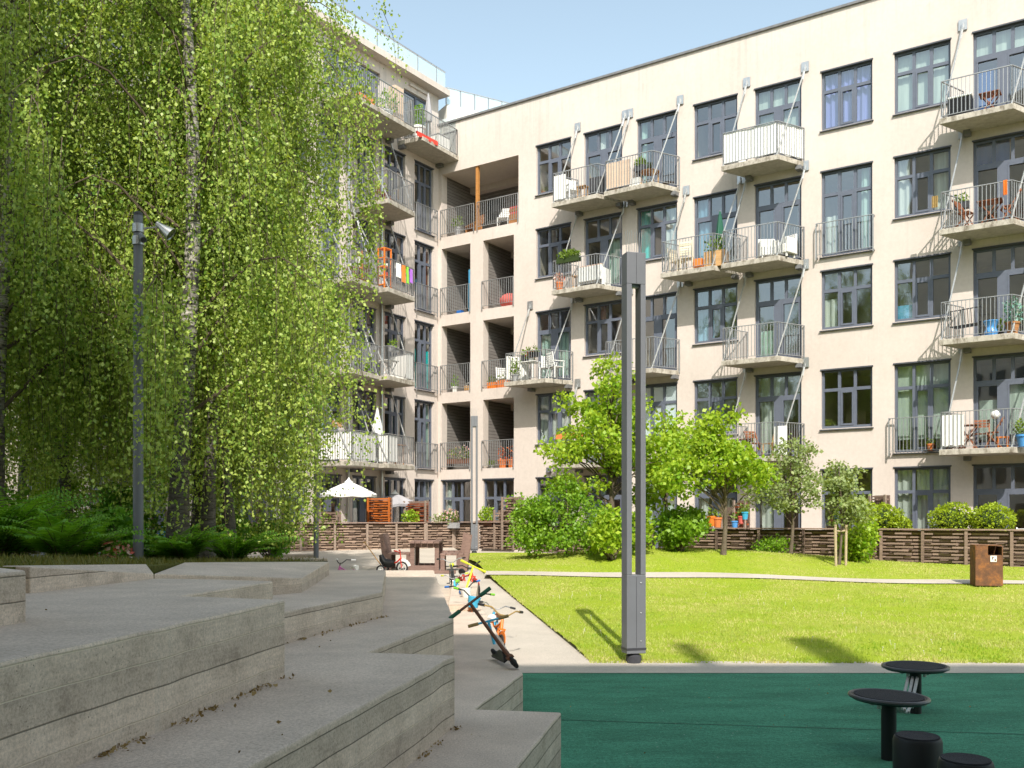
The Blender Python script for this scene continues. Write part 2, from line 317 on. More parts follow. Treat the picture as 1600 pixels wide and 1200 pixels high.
    for k, c, r_ in (('white', (.74,.74,.72), .5), ('black', (.012,.012,.013), .5), ('charcoal', (.04,.04,.045), .6), ('red', (.62,.05,.03), .35), ('orange', (.72,.20,.03), .45), ('yellow', (.62,.66,.04), .4),
                     ('blue', (.03,.17,.55), .4), ('cyan', (.06,.40,.62), .4), ('green', (.05,.30,.05), .4), ('lime', (.22,.55,.04), .4), ('pink', (.72,.22,.52), .4), ('purple', (.35,.12,.55), .5), ('terracotta', (.66,.20,.06), .75), ('brown', (.16,.07,.04), .6), ('gold', (.30,.20,.07), .6),
                     ('grey', (.30,.30,.31), .6), ('dark_green', (.015,.10,.06), .7), ('coral', (.62,.13,.11), .8), ('olive', (.03,.05,.012), 1.0), ('board_blue', (.07,.34,.58), .5), ('glaze', (.10,.33,.72), .2), ('darkrim', (.06,.06,.065), .35)):
        M[k] = plain(k+'_paint', c, r_, .08, 8)
    for k, c in (('curtain_white', (.72,.74,.70)), ('curtain_teal', (.02,.66,.68)), ('curtain_blue', (.30,.32,.72)), ('curtain_red', (.36,.12,.07)), ('curtain_green', (.50,.66,.60)), ('curtain_deep', (.02,.10,.36)), ('curtain_sky', (.22,.40,.55)), ('blind', (.62,.70,.64))):
        m, t, n, l, b = nt(k); setb(b, c, .9, .1); p = objc(n)
        a = ramp(n, l, noise(n, l, p, 1, 3, .5, (9, 9, .6)), [(.3, tuple(x*.72 for x in c)), (.7, c)]); l.new(a, b.inputs['Base Color']); M[k] = m
    M['fabric'] = plain('white_canvas', (.80,.79,.76), .85, .05, 3, stretch=(6, 6, .3)); M['parasol_white'] = plain('white_parasol_cloth', (.80,.80,.78), .8, .04, 3); M['parasol_grey'] = plain('grey_parasol_cloth', (.34,.33,.35), .85, .1, 3)
    M['reed'] = plain('reed_mat', (.60,.45,.34), .9, .2, 2, stretch=(1, 1, 40)); M['room'] = plain('room_wall', (.60,.50,.40), .9, .15, 1); M['striped'] = plain('striped_cushion', (.60,.42,.33), .9, .3, 1, stretch=(14, 14, .2)); M['wicker'] = plain('white_wicker', (.70,.69,.66), .7, .15, 40, bmp=.5)
    M['rope'] = plain('grey_rope', (.33,.33,.32), .8, .3, 40, stretch=(1, 1, 6)); M['rubber_black'] = plain('granular_rubber', (.028,.027,.032), .95, .5, 90, bmp=.6); M['tyre'] = plain('tyre', (.02,.02,.021), .8)
    M['fresh_render'] = plain('white_render', (.72,.70,.66), .9, .04, 2); M['skyline'] = plain('facing_render', (.70,.62,.52), .9, .1, 1); M['facing_glass'] = plain('facing_glass', (.03,.035,.04), .1, .1, 1)
make_mats()

# ------------------------------------------------------------------ leaves
def leaf_arrays(P, D, L, W, rg, fold=.25):
    """kite leaves rooted at P along D (n,3)"""
    n = len(P); D = D/np.maximum(np.linalg.norm(D, axis=1, keepdims=True), 1e-6)
    Q = rg.normal(size=(n, 3)); S = np.cross(D, Q); S /= np.maximum(np.linalg.norm(S, axis=1, keepdims=True), 1e-6); N = np.cross(S, D)
    L = L*rg.uniform(.5, 1.4, (n, 1)); w = L*W
    V = np.empty((n, 4, 3)); mid = P + D*L*.42
    V[:, 0] = P; V[:, 1] = mid + S*w + N*w*fold; V[:, 2] = P + D*L; V[:, 3] = mid - S*w + N*w*fold
    return V.reshape(-1, 3), np.arange(n*4).reshape(n, 4)
def rand_dirs(n, rg, bias=(0, 0, 0)):
    return rg.normal(size=(n, 3)) + np.array(bias)
def leaf_ball(parent, name, c, r, n, L, m, rg=rng, shell=0.0, W=.34, bias=(0, 0, .3), lump=0):
    d = rg.normal(size=(n, 3)); d /= np.linalg.norm(d, axis=1, keepdims=True)
    q = rg.uniform(shell**3, 1, (n, 1))**(1/3)
    if lump:
        ph = rg.uniform(0, 6.28, (6, 1)); fr = rg.normal(size=(6, 3))*3.2
        q = q*(1 + lump*np.sin(fr @ d.T + ph).sum(0)[:, None]/3)
    P = d*q*np.array(r) + np.array(c)
    V, Fq = leaf_arrays(P, d*.6 + rand_dirs(n, rg, bias)*.8, L, W, rg)
    return np_mesh(name, V, Fq, m, parent)
# ================================================================== camera, sky, sun
cam = bpy.data.cameras.new('camera'); cam.sensor_width = 36; cam.lens = 36*F/1600; cam.shift_y = (HZ-600)/1600; cam.clip_end = 2000; cam.clip_start = .05
co = bpy.data.objects.new('camera', cam); co.location = (0, 0, EYE); co.rotation_euler = (R(90), 0, 0); col.objects.link(co); scene.camera = co
EL = R(46); LH = Vector((-.06, .998, 0)).normalized()
LD = Vector((LH.x*math.cos(EL), LH.y*math.cos(EL), -math.sin(EL)))
w = bpy.data.worlds.new('World'); scene.world = w; w.use_nodes = True
n = w.node_tree.nodes; sky = n.new('ShaderNodeTexSky'); sky.sky_type = 'NISHITA'; sky.sun_disc = False
sky.sun_elevation = EL; sky.sun_rotation = math.atan2(-LH.x, -LH.y); sky.air_density = 1.0; sky.dust_density = 1.6; sky.ozone_density = 1.0
hs_ = n.new('ShaderNodeHueSaturation'); hs_.inputs['Saturation'].default_value = .78; w.node_tree.links.new(sky.outputs[0], hs_.inputs['Color']); mx_ = n.new('ShaderNodeMix'); mx_.data_type = 'RGBA'; mx_.blend_type = 'MULTIPLY'; mx_.inputs[0].default_value = 1; mx_.inputs[7].default_value = (1.0, 1.03, .90, 1); w.node_tree.links.new(hs_.outputs[0], mx_.inputs[6]); w.node_tree.links.new(mx_.outputs[2], n['Background'].inputs[0]); n['Background'].inputs[1].default_value = .125
sl = bpy.data.lights.new('sun', 'SUN'); sl.energy = 2.45; sl.angle = R(.5); sl.color = (1, .94, .85)
so = bpy.data.objects.new('sun', sl); so.rotation_euler = LD.to_track_quat('-Z', 'Y').to_euler(); so.location = (0, -30, 40); col.objects.link(so)
scene.view_settings.view_transform = 'Standard'; scene.view_settings.look = 'None'; scene.view_settings.exposure = 1.30; scene.view_settings.gamma = 1
scene.cycles.use_denoising = True; scene.cycles.max_bounces = 8; scene.cycles.transparent_max_bounces = 12; scene.cycles.caustics_reflective = False; scene.cycles.caustics_refractive = False
scene.cycles.sample_clamp_indirect = 6

# ================================================================== ground
def gz(Y):                                   # paved ground climbs gently away from the play surface
    if Y < 10.6: return 0.0
    if Y < 23.5: return .0325*(Y-10.6)
    return .42 + .017*(Y-23.5)
def lawn_z(X, Y):
    ramp_ = min(1, max(0, (Y-10.6)/1.2))
    return gz(Y) + .05*ramp_ + .40*math.exp(-((X-4.2)/4.2)**2-((Y-24.2)/2.6)**2) + .03*math.sin(X*1.3+Y*.7)*ramp_*.6
def lawn_left(Y): return .93 - .14*(Y-10.6)
def fence_x(Y): return -5.86 + .829*(35.35-Y)/.559
def sheet(name, m, rows, xs_of, zf, kind='structure', nx=40):
    """height field: for each Y a run of X from xs_of(Y)"""
    V = []; Q = []
    for Y in rows:
        a, b_ = xs_of(Y)
        for i in range(nx+1):
            X = a+(b_-a)*i/nx; V.append((X, Y, zf(X, Y)))
    for r in range(len(rows)-1):
        for i in range(nx):
            k = r*(nx+1)+i; Q.append((k, k+1, k+nx+2, k+nx+1))
    o = np_mesh(name, np.array(V), np.array(Q), m); o.data.polygons.foreach_set('use_smooth', [True]*len(o.data.polygons))
    return tag(o, kind=kind)
tag(MB().add([(-300,-300,-.08),(300,-300,-.08),(300,300,-.08),(-300,300,-.08)], [(0,1,2,3)]).build('ground', M['ground']), kind='structure')
tag(MB().add([(-6.5,-7.5,0),(17,-7.5,0),(17,10.11,0),(-6.5,10.11,0)], [(0,1,2,3)]).build('play_surface', M['rubber']), kind='structure')
rows = [10.112+.4*i for i in range(75)]
sheet('path', M['path'], rows, lambda Y: (-16, 18 if Y < 10.8 else lawn_left(Y)+.25), lambda X, Y: gz(Y)+.004, nx=30)
sheet('lawn', M['lawn'], [10.72+.25*i for i in range(76)], lambda Y: (lawn_left(Y), max(lawn_left(Y)+.5, min(17, fence_x(Y)-.05))), lambda X, Y: lawn_z(X, Y) if Y > 10.75 else gz(Y)-.02, nx=60)
# narrow path across the lawn
V = []; Q = []
for i in range(61):
    X = -.6 + 17*i/60; Yc = 21.0 - .16*(X+.6) + .08*math.sin(X*.45)
    if Yc > 99: continue
    for d in (-.36, .36): V.append((X, Yc+d, lawn_z(X, Yc+d)+.02))
    if i: k = 2*i; Q.append((k-2, k, k+1, k-1))
tag(np_mesh('lawn_path', np.array(V), np.array(Q), M['path']), kind='structure')
# grass blades on the lawn: one mass
def blades(name, m, P, h, wd, rg):
    n_ = len(P); D = np.stack([rg.normal(0, .35, n_), rg.normal(0, .35, n_), np.ones(n_)], 1); H = h*rg.uniform(.5, 1.3, (n_, 1))
    a = rg.uniform(0, 6.28, n_); S = np.stack([np.cos(a), np.sin(a), np.zeros(n_)], 1)*wd
    V = np.empty((n_, 3, 3)); V[:, 0] = P-S; V[:, 1] = P+S; V[:, 2] = P+D*H
    o = np_mesh(name, V.reshape(-1, 3), np.arange(n_*3).reshape(n_, 3), m); return tag(o, kind='stuff')
P = []
while len(P) < 120000:
    t_ = rnd.random(); Y = 10.75 + 17.5*t_**1.5; X = rnd.uniform(-1.2, 14.5)
    if X < lawn_left(Y)-.02 or X > fence_x(Y)-.1: continue
    Yc = 21.0 - .16*(X+.6) + .08*math.sin(X*.45)
    if abs(Y-Yc) < 0.34+.06*math.sin(X*7)*math.sin(X*3.1): continue
    if math.sin(X*2.1+1.3*math.sin(Y*1.7))*math.sin(Y*2.6+X) > .55 and rnd.random() < .7: continue
    P.append((X, Y, lawn_z(X, Y)-.005))
tag(blades('lawn_grass', M['blade'], np.array(P), .034, .008, rng), 'sunlit short green grass covering the lawn beside the pale path', 'grass')

# grove terrace
def grove_z(X, Y): return EYE-(.30+.04*(Y-6)) + .05*math.sin(X*1.1)*math.cos(Y*.8)
GB = [(-2.80, 5.0), (-2.78, 5.35), (-2.62, 6.9), (-2.84, 8.3), (-1.98, 10.2), (-3.1, 13), (-4.95, 20), (-6.0, 26.5)]
def grove_right(Y):
    for (xa, ya), (xb, yb) in zip(GB, GB[1:]):
        if ya <= Y <= yb: return xa+(xb-xa)*(Y-ya)/(yb-ya)
    return GB[0][0] if Y < 5 else GB[-1][0]
rows = [5.35+.35*i for i in range(61)]
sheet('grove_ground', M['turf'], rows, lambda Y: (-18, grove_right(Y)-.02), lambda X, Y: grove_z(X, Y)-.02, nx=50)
mb = MB()
for (xa, ya), (xb, yb) in zip(GB[4:], GB[5:]):      # kerb that holds the raised grass towards the plaza
    za, zb = grove_z(xa, ya)+.03, grove_z(xb, yb)+.03
    mb.hexa([(xa-.16,ya,-.05),(xa,ya,-.05),(xb,yb,-.05),(xb-.16,yb,-.05),(xa-.16,ya,za),(xa,ya,za),(xb,yb,zb),(xb-.16,yb,zb)])
tag(mb.build('retaining_kerb', M['concrete'], bevel=.01), kind='structure')
P = []
while len(P) < 16000:
    Y = rnd.uniform(5.4, 15); X = rnd.uniform(-8, -2)
    if X < grove_right(Y)-.05: P.append((X, Y, grove_z(X, Y)-.03))
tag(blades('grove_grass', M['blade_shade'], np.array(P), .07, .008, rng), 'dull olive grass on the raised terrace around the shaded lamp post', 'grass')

mb = MB()
for (xa, ya), (xb, yb) in zip(GB[:4], GB[1:5]): mb.add([(xa,ya,.35),(xb,yb,.35),(xb,yb,grove_z(xb,yb)+.0),(xa,ya,grove_z(xa,ya)+.0)], [(0,1,2,3)]); mb.add([(xa,ya,grove_z(xa,ya)),(xb,yb,grove_z(xb,yb)),(xb-.5,yb,grove_z(xb,yb)),(xa-.5,ya,grove_z(xa,ya))], [(0,1,2,3)])
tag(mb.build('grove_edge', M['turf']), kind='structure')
# ================================================================== seating steps
def step_label(o, s): o['label'] = s; return o
st = thing('seating_steps', 'broad zigzag grey board-marked concrete seating steps in the shaded left foreground', 'steps', (0, 3, 0))
def rough(poly, step=.24, j=.005):
    out = []
    for (xa, ya), (xb, yb) in zip(poly, poly[1:]+poly[:1]):
        L = math.hypot(xb-xa, yb-ya); n_ = max(1, int(L/step)); nx, ny = (yb-ya)/L, -(xb-xa)/L; out.append((xa, ya))
        for i in range(1, n_):
            u = i/n_+rnd.uniform(-.2, .2)/n_; d = rnd.uniform(-j, j)*(3 if rnd.random() < .07 else 1); out.append((xa+(xb-xa)*u+nx*d, ya+(yb-ya)*u+ny*d))
    return out
def tier(poly, z, base, label):
    poly = rough(poly)
    o = MB().prism(poly, base, z).build('step', M['concrete'], st, bevel=.012, off=(0, 3, 0)); o['label'] = label
tier([(.318,6.12),(-1.24,-1),(-5.5,-1),(-5.5,17),(-.75,17),(.088,7.66),(-.25,6.22)], .40, -.06, 'lowest concrete step, its saw-tooth edge along the green floor')
tier([(-.34,5.68),(-1.75,-1.02),(-5.52,-1.02),(-5.52,14.9),(-1.24,15),(-.48,7.8),(-.89,5.82)], .83, -.07, 'second concrete step with a sharp tooth')
tier([(-1.08,7.89),(-1.48,6.2),(-1.65,5.5),(-5.54,5.5),(-5.54,11.35),(-1.49,11.2)], 1.04, -.08, 'low far step two boards high')
tier([(-1.17,4.9),(-2.09,-1.04),(-5.56,-1.04),(-5.56,6.72),(-2.37,6.63),(-1.6,6.36),(-1.81,5.15)], 1.23, -.09, 'long step four boards high')
o = MB().prism([(-2.5,6.63),(-1.73,7.82),(-1.97,10.23),(-2.87,8.3)], .3, [EYE-.385, EYE-.49, EYE-.465, EYE-.385]).build('step', M['concrete'], st, bevel=.01, off=(0,3,0)); o['label'] = 'top slab beside the grass'
o = MB().prism([(-2.70,5.32),(-2.503,6.628),(-2.66,6.9),(-2.86,5.32)], .31, [EYE-.27, EYE-.384, EYE-.33, EYE-.265]).build('step', M['concrete'], st, bevel=.008, off=(0,3,0)); o['label'] = 'thin upstand holding the grass'
o = MB().prism([(-1.97,3.85),(-2.58,0),(-5.58,0),(-5.58,7.1),(-2.18,4.05)], .32, 1.44).build('step', M['concrete'], st, bevel=.012, off=(0,3,0)); o['label'] = 'highest block at the left edge'
o = MB().prism([(-.86,12.8),(-.50,12.8),(-.62,17.5),(-1.1,17.5)], -.05, .493).build('step', M['concrete'], st, bevel=.01, off=(0,3,0)); o['label'] = 'low landing behind the bikes'

P = []
for _ in range(160):
    Y = rnd.uniform(11, 17.5); X = rnd.uniform(.6, 11)
    if X > lawn_left(Y)+.2 and math.sin(X*1.4+.6)+math.sin(Y*1.1+X*.5) > .2: P.append((X, Y, lawn_z(X, Y)))
V = []; Q = []
for (X, Y, z) in P:
    h = rnd.uniform(.04, .085); k = len(V); a = .002; dx = rnd.uniform(-.02, .02); V += [(X-a,Y,z),(X+a,Y,z),(X+dx+a,Y,z+h),(X+dx-a,Y,z+h)]; Q.append((k,k+1,k+2,k+3)); r_ = .009
    V += [(X+dx-r_,Y,z+h),(X+dx,Y-r_,z+h),(X+dx+r_,Y,z+h),(X+dx,Y+r_,z+h),(X+dx,Y,z+h+r_),(X+dx,Y,z+h-r_)]
    Q += [(k+4,k+5,k+8,k+8),(k+5,k+6,k+8,k+8),(k+6,k+7,k+8,k+8),(k+7,k+4,k+8,k+8),(k+5,k+4,k+9,k+9),(k+6,k+5,k+9,k+9),(k+7,k+6,k+9,k+9),(k+4,k+7,k+9,k+9)]
me = bpy.data.meshes.new('seed_heads'); me.from_pydata(V, [], [tuple(dict.fromkeys(q)) for q in Q]); me.materials.append(M['seed']); tag(link('seed_heads', me), 'pale dandelion seed heads and dry stalks standing in the sunlit grass', 'seed heads', kind='stuff')
# fallen birch leaves, catkins and grit lying on the steps and the paving
P = []; D = []
for _ in range(260):
    q = rnd.random()
    if q < .5: X, Y = rnd.uniform(-4, .2), rnd.uniform(2.8, 9); z = None
    else: X, Y = rnd.uniform(-.5, 8), rnd.uniform(4.6, 13); z = .006 if Y < 10.1 else gz(Y)+.01
    if q >= .5:
        if Y > 10.6 and X > lawn_left(Y)-.05: continue
        if X < .45 and Y < 10.2: continue
    else:
        e4 = -1.17-.157*(4.9-Y); e2 = -.34-.211*(5.68-Y); e1 = .318-.219*(6.12-Y)
        if X < e4-.05 and Y < 4.8: z = 1.236
        elif X < e2-.05 and Y < 5.6 and X > e4+.03: z = .836
        elif X < e1-.05 and Y < 6.0 and X > e2+.03: z = .406
        elif 5.9 < Y < 7.5 and -1.0 > X > -1.3: z = .836
        else: continue
    P.append((X, Y, z)); D.append((rnd.gauss(0, 1), rnd.gauss(0, 1), rnd.uniform(0, .25)))
for (xa, ya), (xb, yb), z, n_ in (((-1.17,4.9),(-1.5,2.8),.836,330),((-1.08,7.89),(-1.48,6.2),.836,150),((-.34,5.68),(-.9,3.0),.406,260),((-.5,12.8),(-.86,12.8),.406,30)):
    for _ in range(n_):                       # crumbs of concrete and dirt gathered along the foot of each riser
        u = rnd.random()
        if math.sin(u*23+n_)+math.sin(u*51) < rnd.uniform(-.9, 1.2): continue
        P.append((xa+(xb-xa)*u+abs(rnd.gauss(0, .03))+.003, ya+(yb-ya)*u, z)); D.append((rnd.gauss(0, 1), rnd.gauss(0, 1), rnd.uniform(.1, .9)))
V, Q = leaf_arrays(np.array(P), np.array(D), .019, .34, rng); o = np_mesh('leaf_litter', V, Q, M['litter']); tag(o, 'tiny dry leaves and catkins strewn over the concrete steps and green floor', 'leaf litter', kind='stuff')
# ================================================================== the wing behind the camera that throws the shade
fb = thing('facing_building', 'tall stepped courtyard wing in beige render opposite the balconies, outside the picture', 'building', (5, -8, 0))
mb = MB(); mb.bb(.2, 26, -18, -6.7, 0, 18.0); mb.bb(-3.0, .198, -18, -6.72, 0, 21.6); mb.bb(-4.9, -3.002, -18, -6.74, 0, 24.8); mb.bb(-24, -4.902, -18, -6.76, 0, 32)  # unseen; heights shaped for the shade they cast, wall kept pale for bounce
mb.build('wall', M['skyline'], fb, off=(5,-8,0))
mb = MB()
for k in range(6):
    for i in range(22):
        x = -23 + i*2.2; z = .9 + k*3.2
        if z + 1.9 < 17.6: mb.bb(x, x+1.4, -6.70, -6.66, z, z+1.9)
mb.build('window', M['facing_glass'], fb, off=(5,-8,0))
mb = MB(); mb.bb(4.75, 5.25, -9.1, -8.8, 18, 21.9); mb.bb(3.25, 3.5, -9.1, -8.9, 18, 21.7)  # unseen roof stacks, added and sized for the dark shapes cast on the lawn
mb.build('shadow_chimney', M['skyline'], fb, off=(5,-8,0))
# ================================================================== apartment building: two wings meeting in a corner
CO = Vector((-3.06, 39.5, 0)); TA = Vector((.829, -.559, 0)); NA = Vector((-.559, -.829, 0))   # right wing: along, outward
TB = Vector((.559, .829, 0)); NB = Vector((.829, -.559, 0))                                     # left wing
RA, LA = math.atan2(-.559, .829), math.atan2(.829, .559)
def WR(x, out, z): return CO + TA*x + NA*out + Vector((0,0,z))
def WL(x, out, z): return CO + TB*x + NB*out + Vector((0,0,z))
ZF = [.45, 3.66, 6.86, 10.07, 13.30, 16.5]
DOOR, WIN = (.03, 2.77), (.88, 2.77)
right = thing('apartment_building', 'five storey cream rendered apartment wing with slate windows and staggered small balconies', 'building', CO, RA)
left = thing('apartment_building', 'taller cream apartment wing with glass roof railing, half hidden behind the birches', 'building', CO, LA)

def wall_grid(mb, x0, x1, z0, z1, ops, y=0.0, dep=.36):
    xs = sorted({x0, x1, *[o[0] for o in ops], *[o[1] for o in ops]}); zs = sorted({z0, z1, *[o[2] for o in ops], *[o[3] for o in ops]})
    for a, b in zip(xs, xs[1:]):
        run = None
        for c, d in zip(zs, zs[1:]):
            xm, zm = (a+b)/2, (c+d)/2
            if any(o[0] < xm < o[1] and o[2] < zm < o[3] for o in ops): 
                continue
            mb.add([(a,y,c),(b,y,c),(b,y,d),(a,y,d)], [(0,1,2,3)])
    for a, b, c, d in [o[:4] for o in ops]:
        e = y+dep
        mb.add([(a,y,c),(a,e,c),(a,e,d),(a,y,d)], [(0,1,2,3)]); mb.add([(b,y,c),(b,y,d),(b,e,d),(b,e,c)], [(0,1,2,3)])
        mb.add([(a,y,d),(a,e,d),(b,e,d),(b,y,d)], [(0,1,2,3)]); mb.add([(a,y,c),(b,y,c),(b,e,c),(a,e,c)], [(0,1,2,3)])

def curtain_mb(mb, xa, xb, z0, z1, y, amp=.035, n=None):
    n = n or max(4, int((xb-xa)/.045)); ph = rnd.uniform(0, 6)
    vs = []
    for i in range(n+1):
        x = xa+(xb-xa)*i/n; yy = y + amp*math.sin(i*1.5+ph)+amp*.4*math.sin(i*.7)
        vs += [(x, yy, z0), (x, yy, z1)]
    mb.add(vs, [(2*i, 2*i+2, 2*i+3, 2*i+1) for i in range(n)])

def window(par, x0, x1, zf, kind, cur=(), frost=False, open_leaf=False):
    z0, z1 = zf+(DOOR if kind != 'win' else WIN)[0], zf+2.77
    zt = z0+(z1-z0)*.66 if kind == 'win' else zf+2.02
    W = x1-x0; y = .10; mb = MB()
    fw = .075
    def fr(a, b, c, d, yy=y, t=.07): mb.bb(a, b, yy, yy+t, c, d)
    fr(x0, x0+fw, z0, z1); fr(x1-fw, x1, z0, z1); fr(x0+fw, x1-fw, z1-fw, z1); fr(x0+fw, x1-fw, z0, z0+fw*1.2)
    fr(x0+fw, x1-fw, zt-.05, zt+.05, y-.004, .078)
    ms = [x0+W*.345, x0+W*.655]
    for m_ in ms: fr(m_-.045, m_+.045, zt+.05, z1-fw, y-.002, .074)
    if kind in ('win', 'juliet'):
        for m_ in ms: fr(m_-.045, m_+.045, z0+fw*1.2, zt-.05, y-.002, .074)
        a, b = ms[0]+.045, ms[1]-.045                       # the casement in the middle
        fr(a, a+.055, z0+fw*1.2, zt-.05, y-.016); fr(b-.055, b, z0+fw*1.2, zt-.05, y-.016); fr(a+.055, b-.055, zt-.11, zt-.05, y-.016); fr(a+.055, b-.055, z0+fw*1.2, z0+fw*1.2+.06, y-.016)
    else:
        c = x0+W*.5; fr(c-.11, c+.11, z0+fw*1.2, zt-.05, y-.006, .08)
        for a, b in ((x0+fw, c-.11), (c+.11, x1-fw)):
            fr(a, a+.05, z0+fw*1.2, zt-.05, y-.014); fr(b-.05, b, z0+fw*1.2, zt-.05, y-.014); fr(a+.05, b-.05, zt-.12, zt-.05, y-.014); fr(a+.05, b-.05, z0+fw*1.2, z0+fw*1.2+.12, y-.014)
    wn = mb.build('window', M['frame'], par)
    p = MB()
    p.add([(x0+fw*.5, y+.045, z0+.04), (x1-fw*.5, y+.045, z0+.04), (x1-fw*.5, y+.045, z1-.04), (x0+fw*.5, y+.045, z1-.04)], [(0,1,2,3)]).build('pane', M['frost' if frost else 'glass'], wn)
    s = MB(); s.hexa([(x0-.04,-.07,z0-.06),(x1+.04,-.07,z0-.06),(x1+.04,.12,z0-.045),(x0-.04,.12,z0-.045),(x0-.04,-.07,z0-.035),(x1+.04,-.07,z0-.035),(x1+.04,.12,z0+.004),(x0-.04,.12,z0+.004)])
    s.build('sill', M['sill'], wn)
    MB().bb(x0-.025, x1+.025, -.03, .1, z1-.012, z1+.03).build('head_flashing', M['sill'], wn)
    # the room behind
    r = MB(); a, b, c, d, e, g = x0-.22, x1+.22, .365, 3.2, zf-.05, zf+2.95
    r.add([(a,c,e),(b,c,e),(b,d,e),(a,d,e),(a,c,g),(b,c,g),(b,d,g),(a,d,g)], [(0,1,2,3),(7,6,5,4),(2,3,7,6),(0,4,7,3),(1,2,6,5)])
    q = rnd.random()
    if q < .7:                                              # dim furniture in the room
        fx = rnd.uniform(x0+.1, x1-.7); r.bb(fx, fx+rnd.uniform(.5, 1.0), 2.2, 2.9, zf, zf+rnd.uniform(.7, 1.9))
    r.build('room_interior', M['room'], wn)
    for cc in cur:
        k, f0, f1 = cc[:3]; zz0 = z0+(z1-z0)*(cc[3] if len(cc) > 3 else 0)+.02; zz1 = z0+(z1-z0)*(cc[4] if len(cc) > 4 else 1)-.03
        cm = MB(); flat = k in ('blind', 'board_blue', 'curtain_deep')
        curtain_mb(cm, x0+W*f0+.01, x0+W*f1-.01, zz0, zz1, .27, .004 if flat else .03)
        cm.build('curtain', M[k], wn)
    return wn

def rail_mb(mb, a, b, z, h=1.08, gap=.105, cap=True, t=.017):
    a, b = Vector(a), Vector(b); L = (b-a).length; n = max(2, round(L/gap))
    mb.bar((a.x, a.y, z+h), (b.x, b.y, z+h), .042, .022); mb.bar((a.x, a.y, z+.07), (b.x, b.y, z+.07), .03, .014)
    for i in range(n+1):
        p = a+(b-a)*(i/n); end = i in (0, n)
        w_ = .032 if end else t; mb.bb(p.x-w_/2, p.x+w_/2, p.y-w_/2, p.y+w_/2, z-.08 if end else z+.075, z+h-.01)

def balcony(par, iL, iR, z, out=1.15, sh=-.49, oL=None, oR=None, screens=(), rods=True, mat='slab', rail=True):
    oL = oL or (iL+sh, -out); oR = oR or (iR+sh, -out)
    sl_ = MB(); sl_.prism([(iL, -.005), oL, oR, (iR, -.005)], z-.17, z-.005); b = sl_.build('balcony', M[mat], par, bevel=.012)
    a, c, d, e = Vector((iL, -.03)), Vector((oL[0]+.06, oL[1]+.05)), Vector((oR[0]-.05, oR[1]+.05)), Vector((iR, -.03))
    r = MB(); rail_mb(r, a.to_3d(), c.to_3d(), z); rail_mb(r, c.to_3d(), d.to_3d(), z); rail_mb(r, d.to_3d(), e.to_3d(), z); r.build('railing', M['rail'], b)
    if rods:
        zz = z+2.98
        for wx, o_ in ((iL-.02, oL), (iR+.03, oR)):
            q = MB(); q.bar((wx, -.06, zz), (o_[0]+.06*(1 if o_ is oL else -1), o_[1]+.02, z-.02), .032); q.bar((wx, -.07, zz+.05), (wx+(o_[0]-wx)*.12, o_[1]*.12, zz-.34), .055); q.build('stay_rod', M['rod'], b)
            q = MB(); q.bb(wx-.12, wx+.12, -.045, 0, zz-.06, zz+.26); q.bb(wx-.02, wx+.02, -.12, -.045, zz-.05, zz+.15); q.build('anchor_plate', M['alu'], b)
    for wx in (iL+.12, iR-.12): MB().bb(wx-.09, wx+.09, -.3, -.002, z-.30, z-.172).build('bracket', M['cap'], b)
    for (p0, p1, m_, h0, h1) in screens:                     # cloth tied inside the railing: positions along its run (0..3: left side, front, right side)
        P = [a, c, d, e]
        def at(u): k = min(2, int(u)); return P[k]+(P[k+1]-P[k])*(u-k)
        cen = (a+c+d+e)/4; s = MB(); us = [p0]+[k for k in (1, 2) if p0 < k < p1]+[p1]; vs = []
        pts = []
        for u0, u1 in zip(us, us[1:]):
            for i in range(9): pts.append(at(u0+(u1-u0)*i/8*.9999))
        for i, p in enumerate(pts):
            ww = p+(cen-p).normalized()*(.035+.012*math.sin(i*2.1)); vs += [(ww.x, ww.y, z+h0+.02*math.sin(i*1.7)), (ww.x, ww.y, z+h1-.015*abs(math.sin(i*.9)))]
        s.add(vs, [(2*i, 2*i+2, 2*i+3, 2*i+1) for i in range(len(pts)-1)]); s.build('privacy_screen', M[m_], b)
    return b

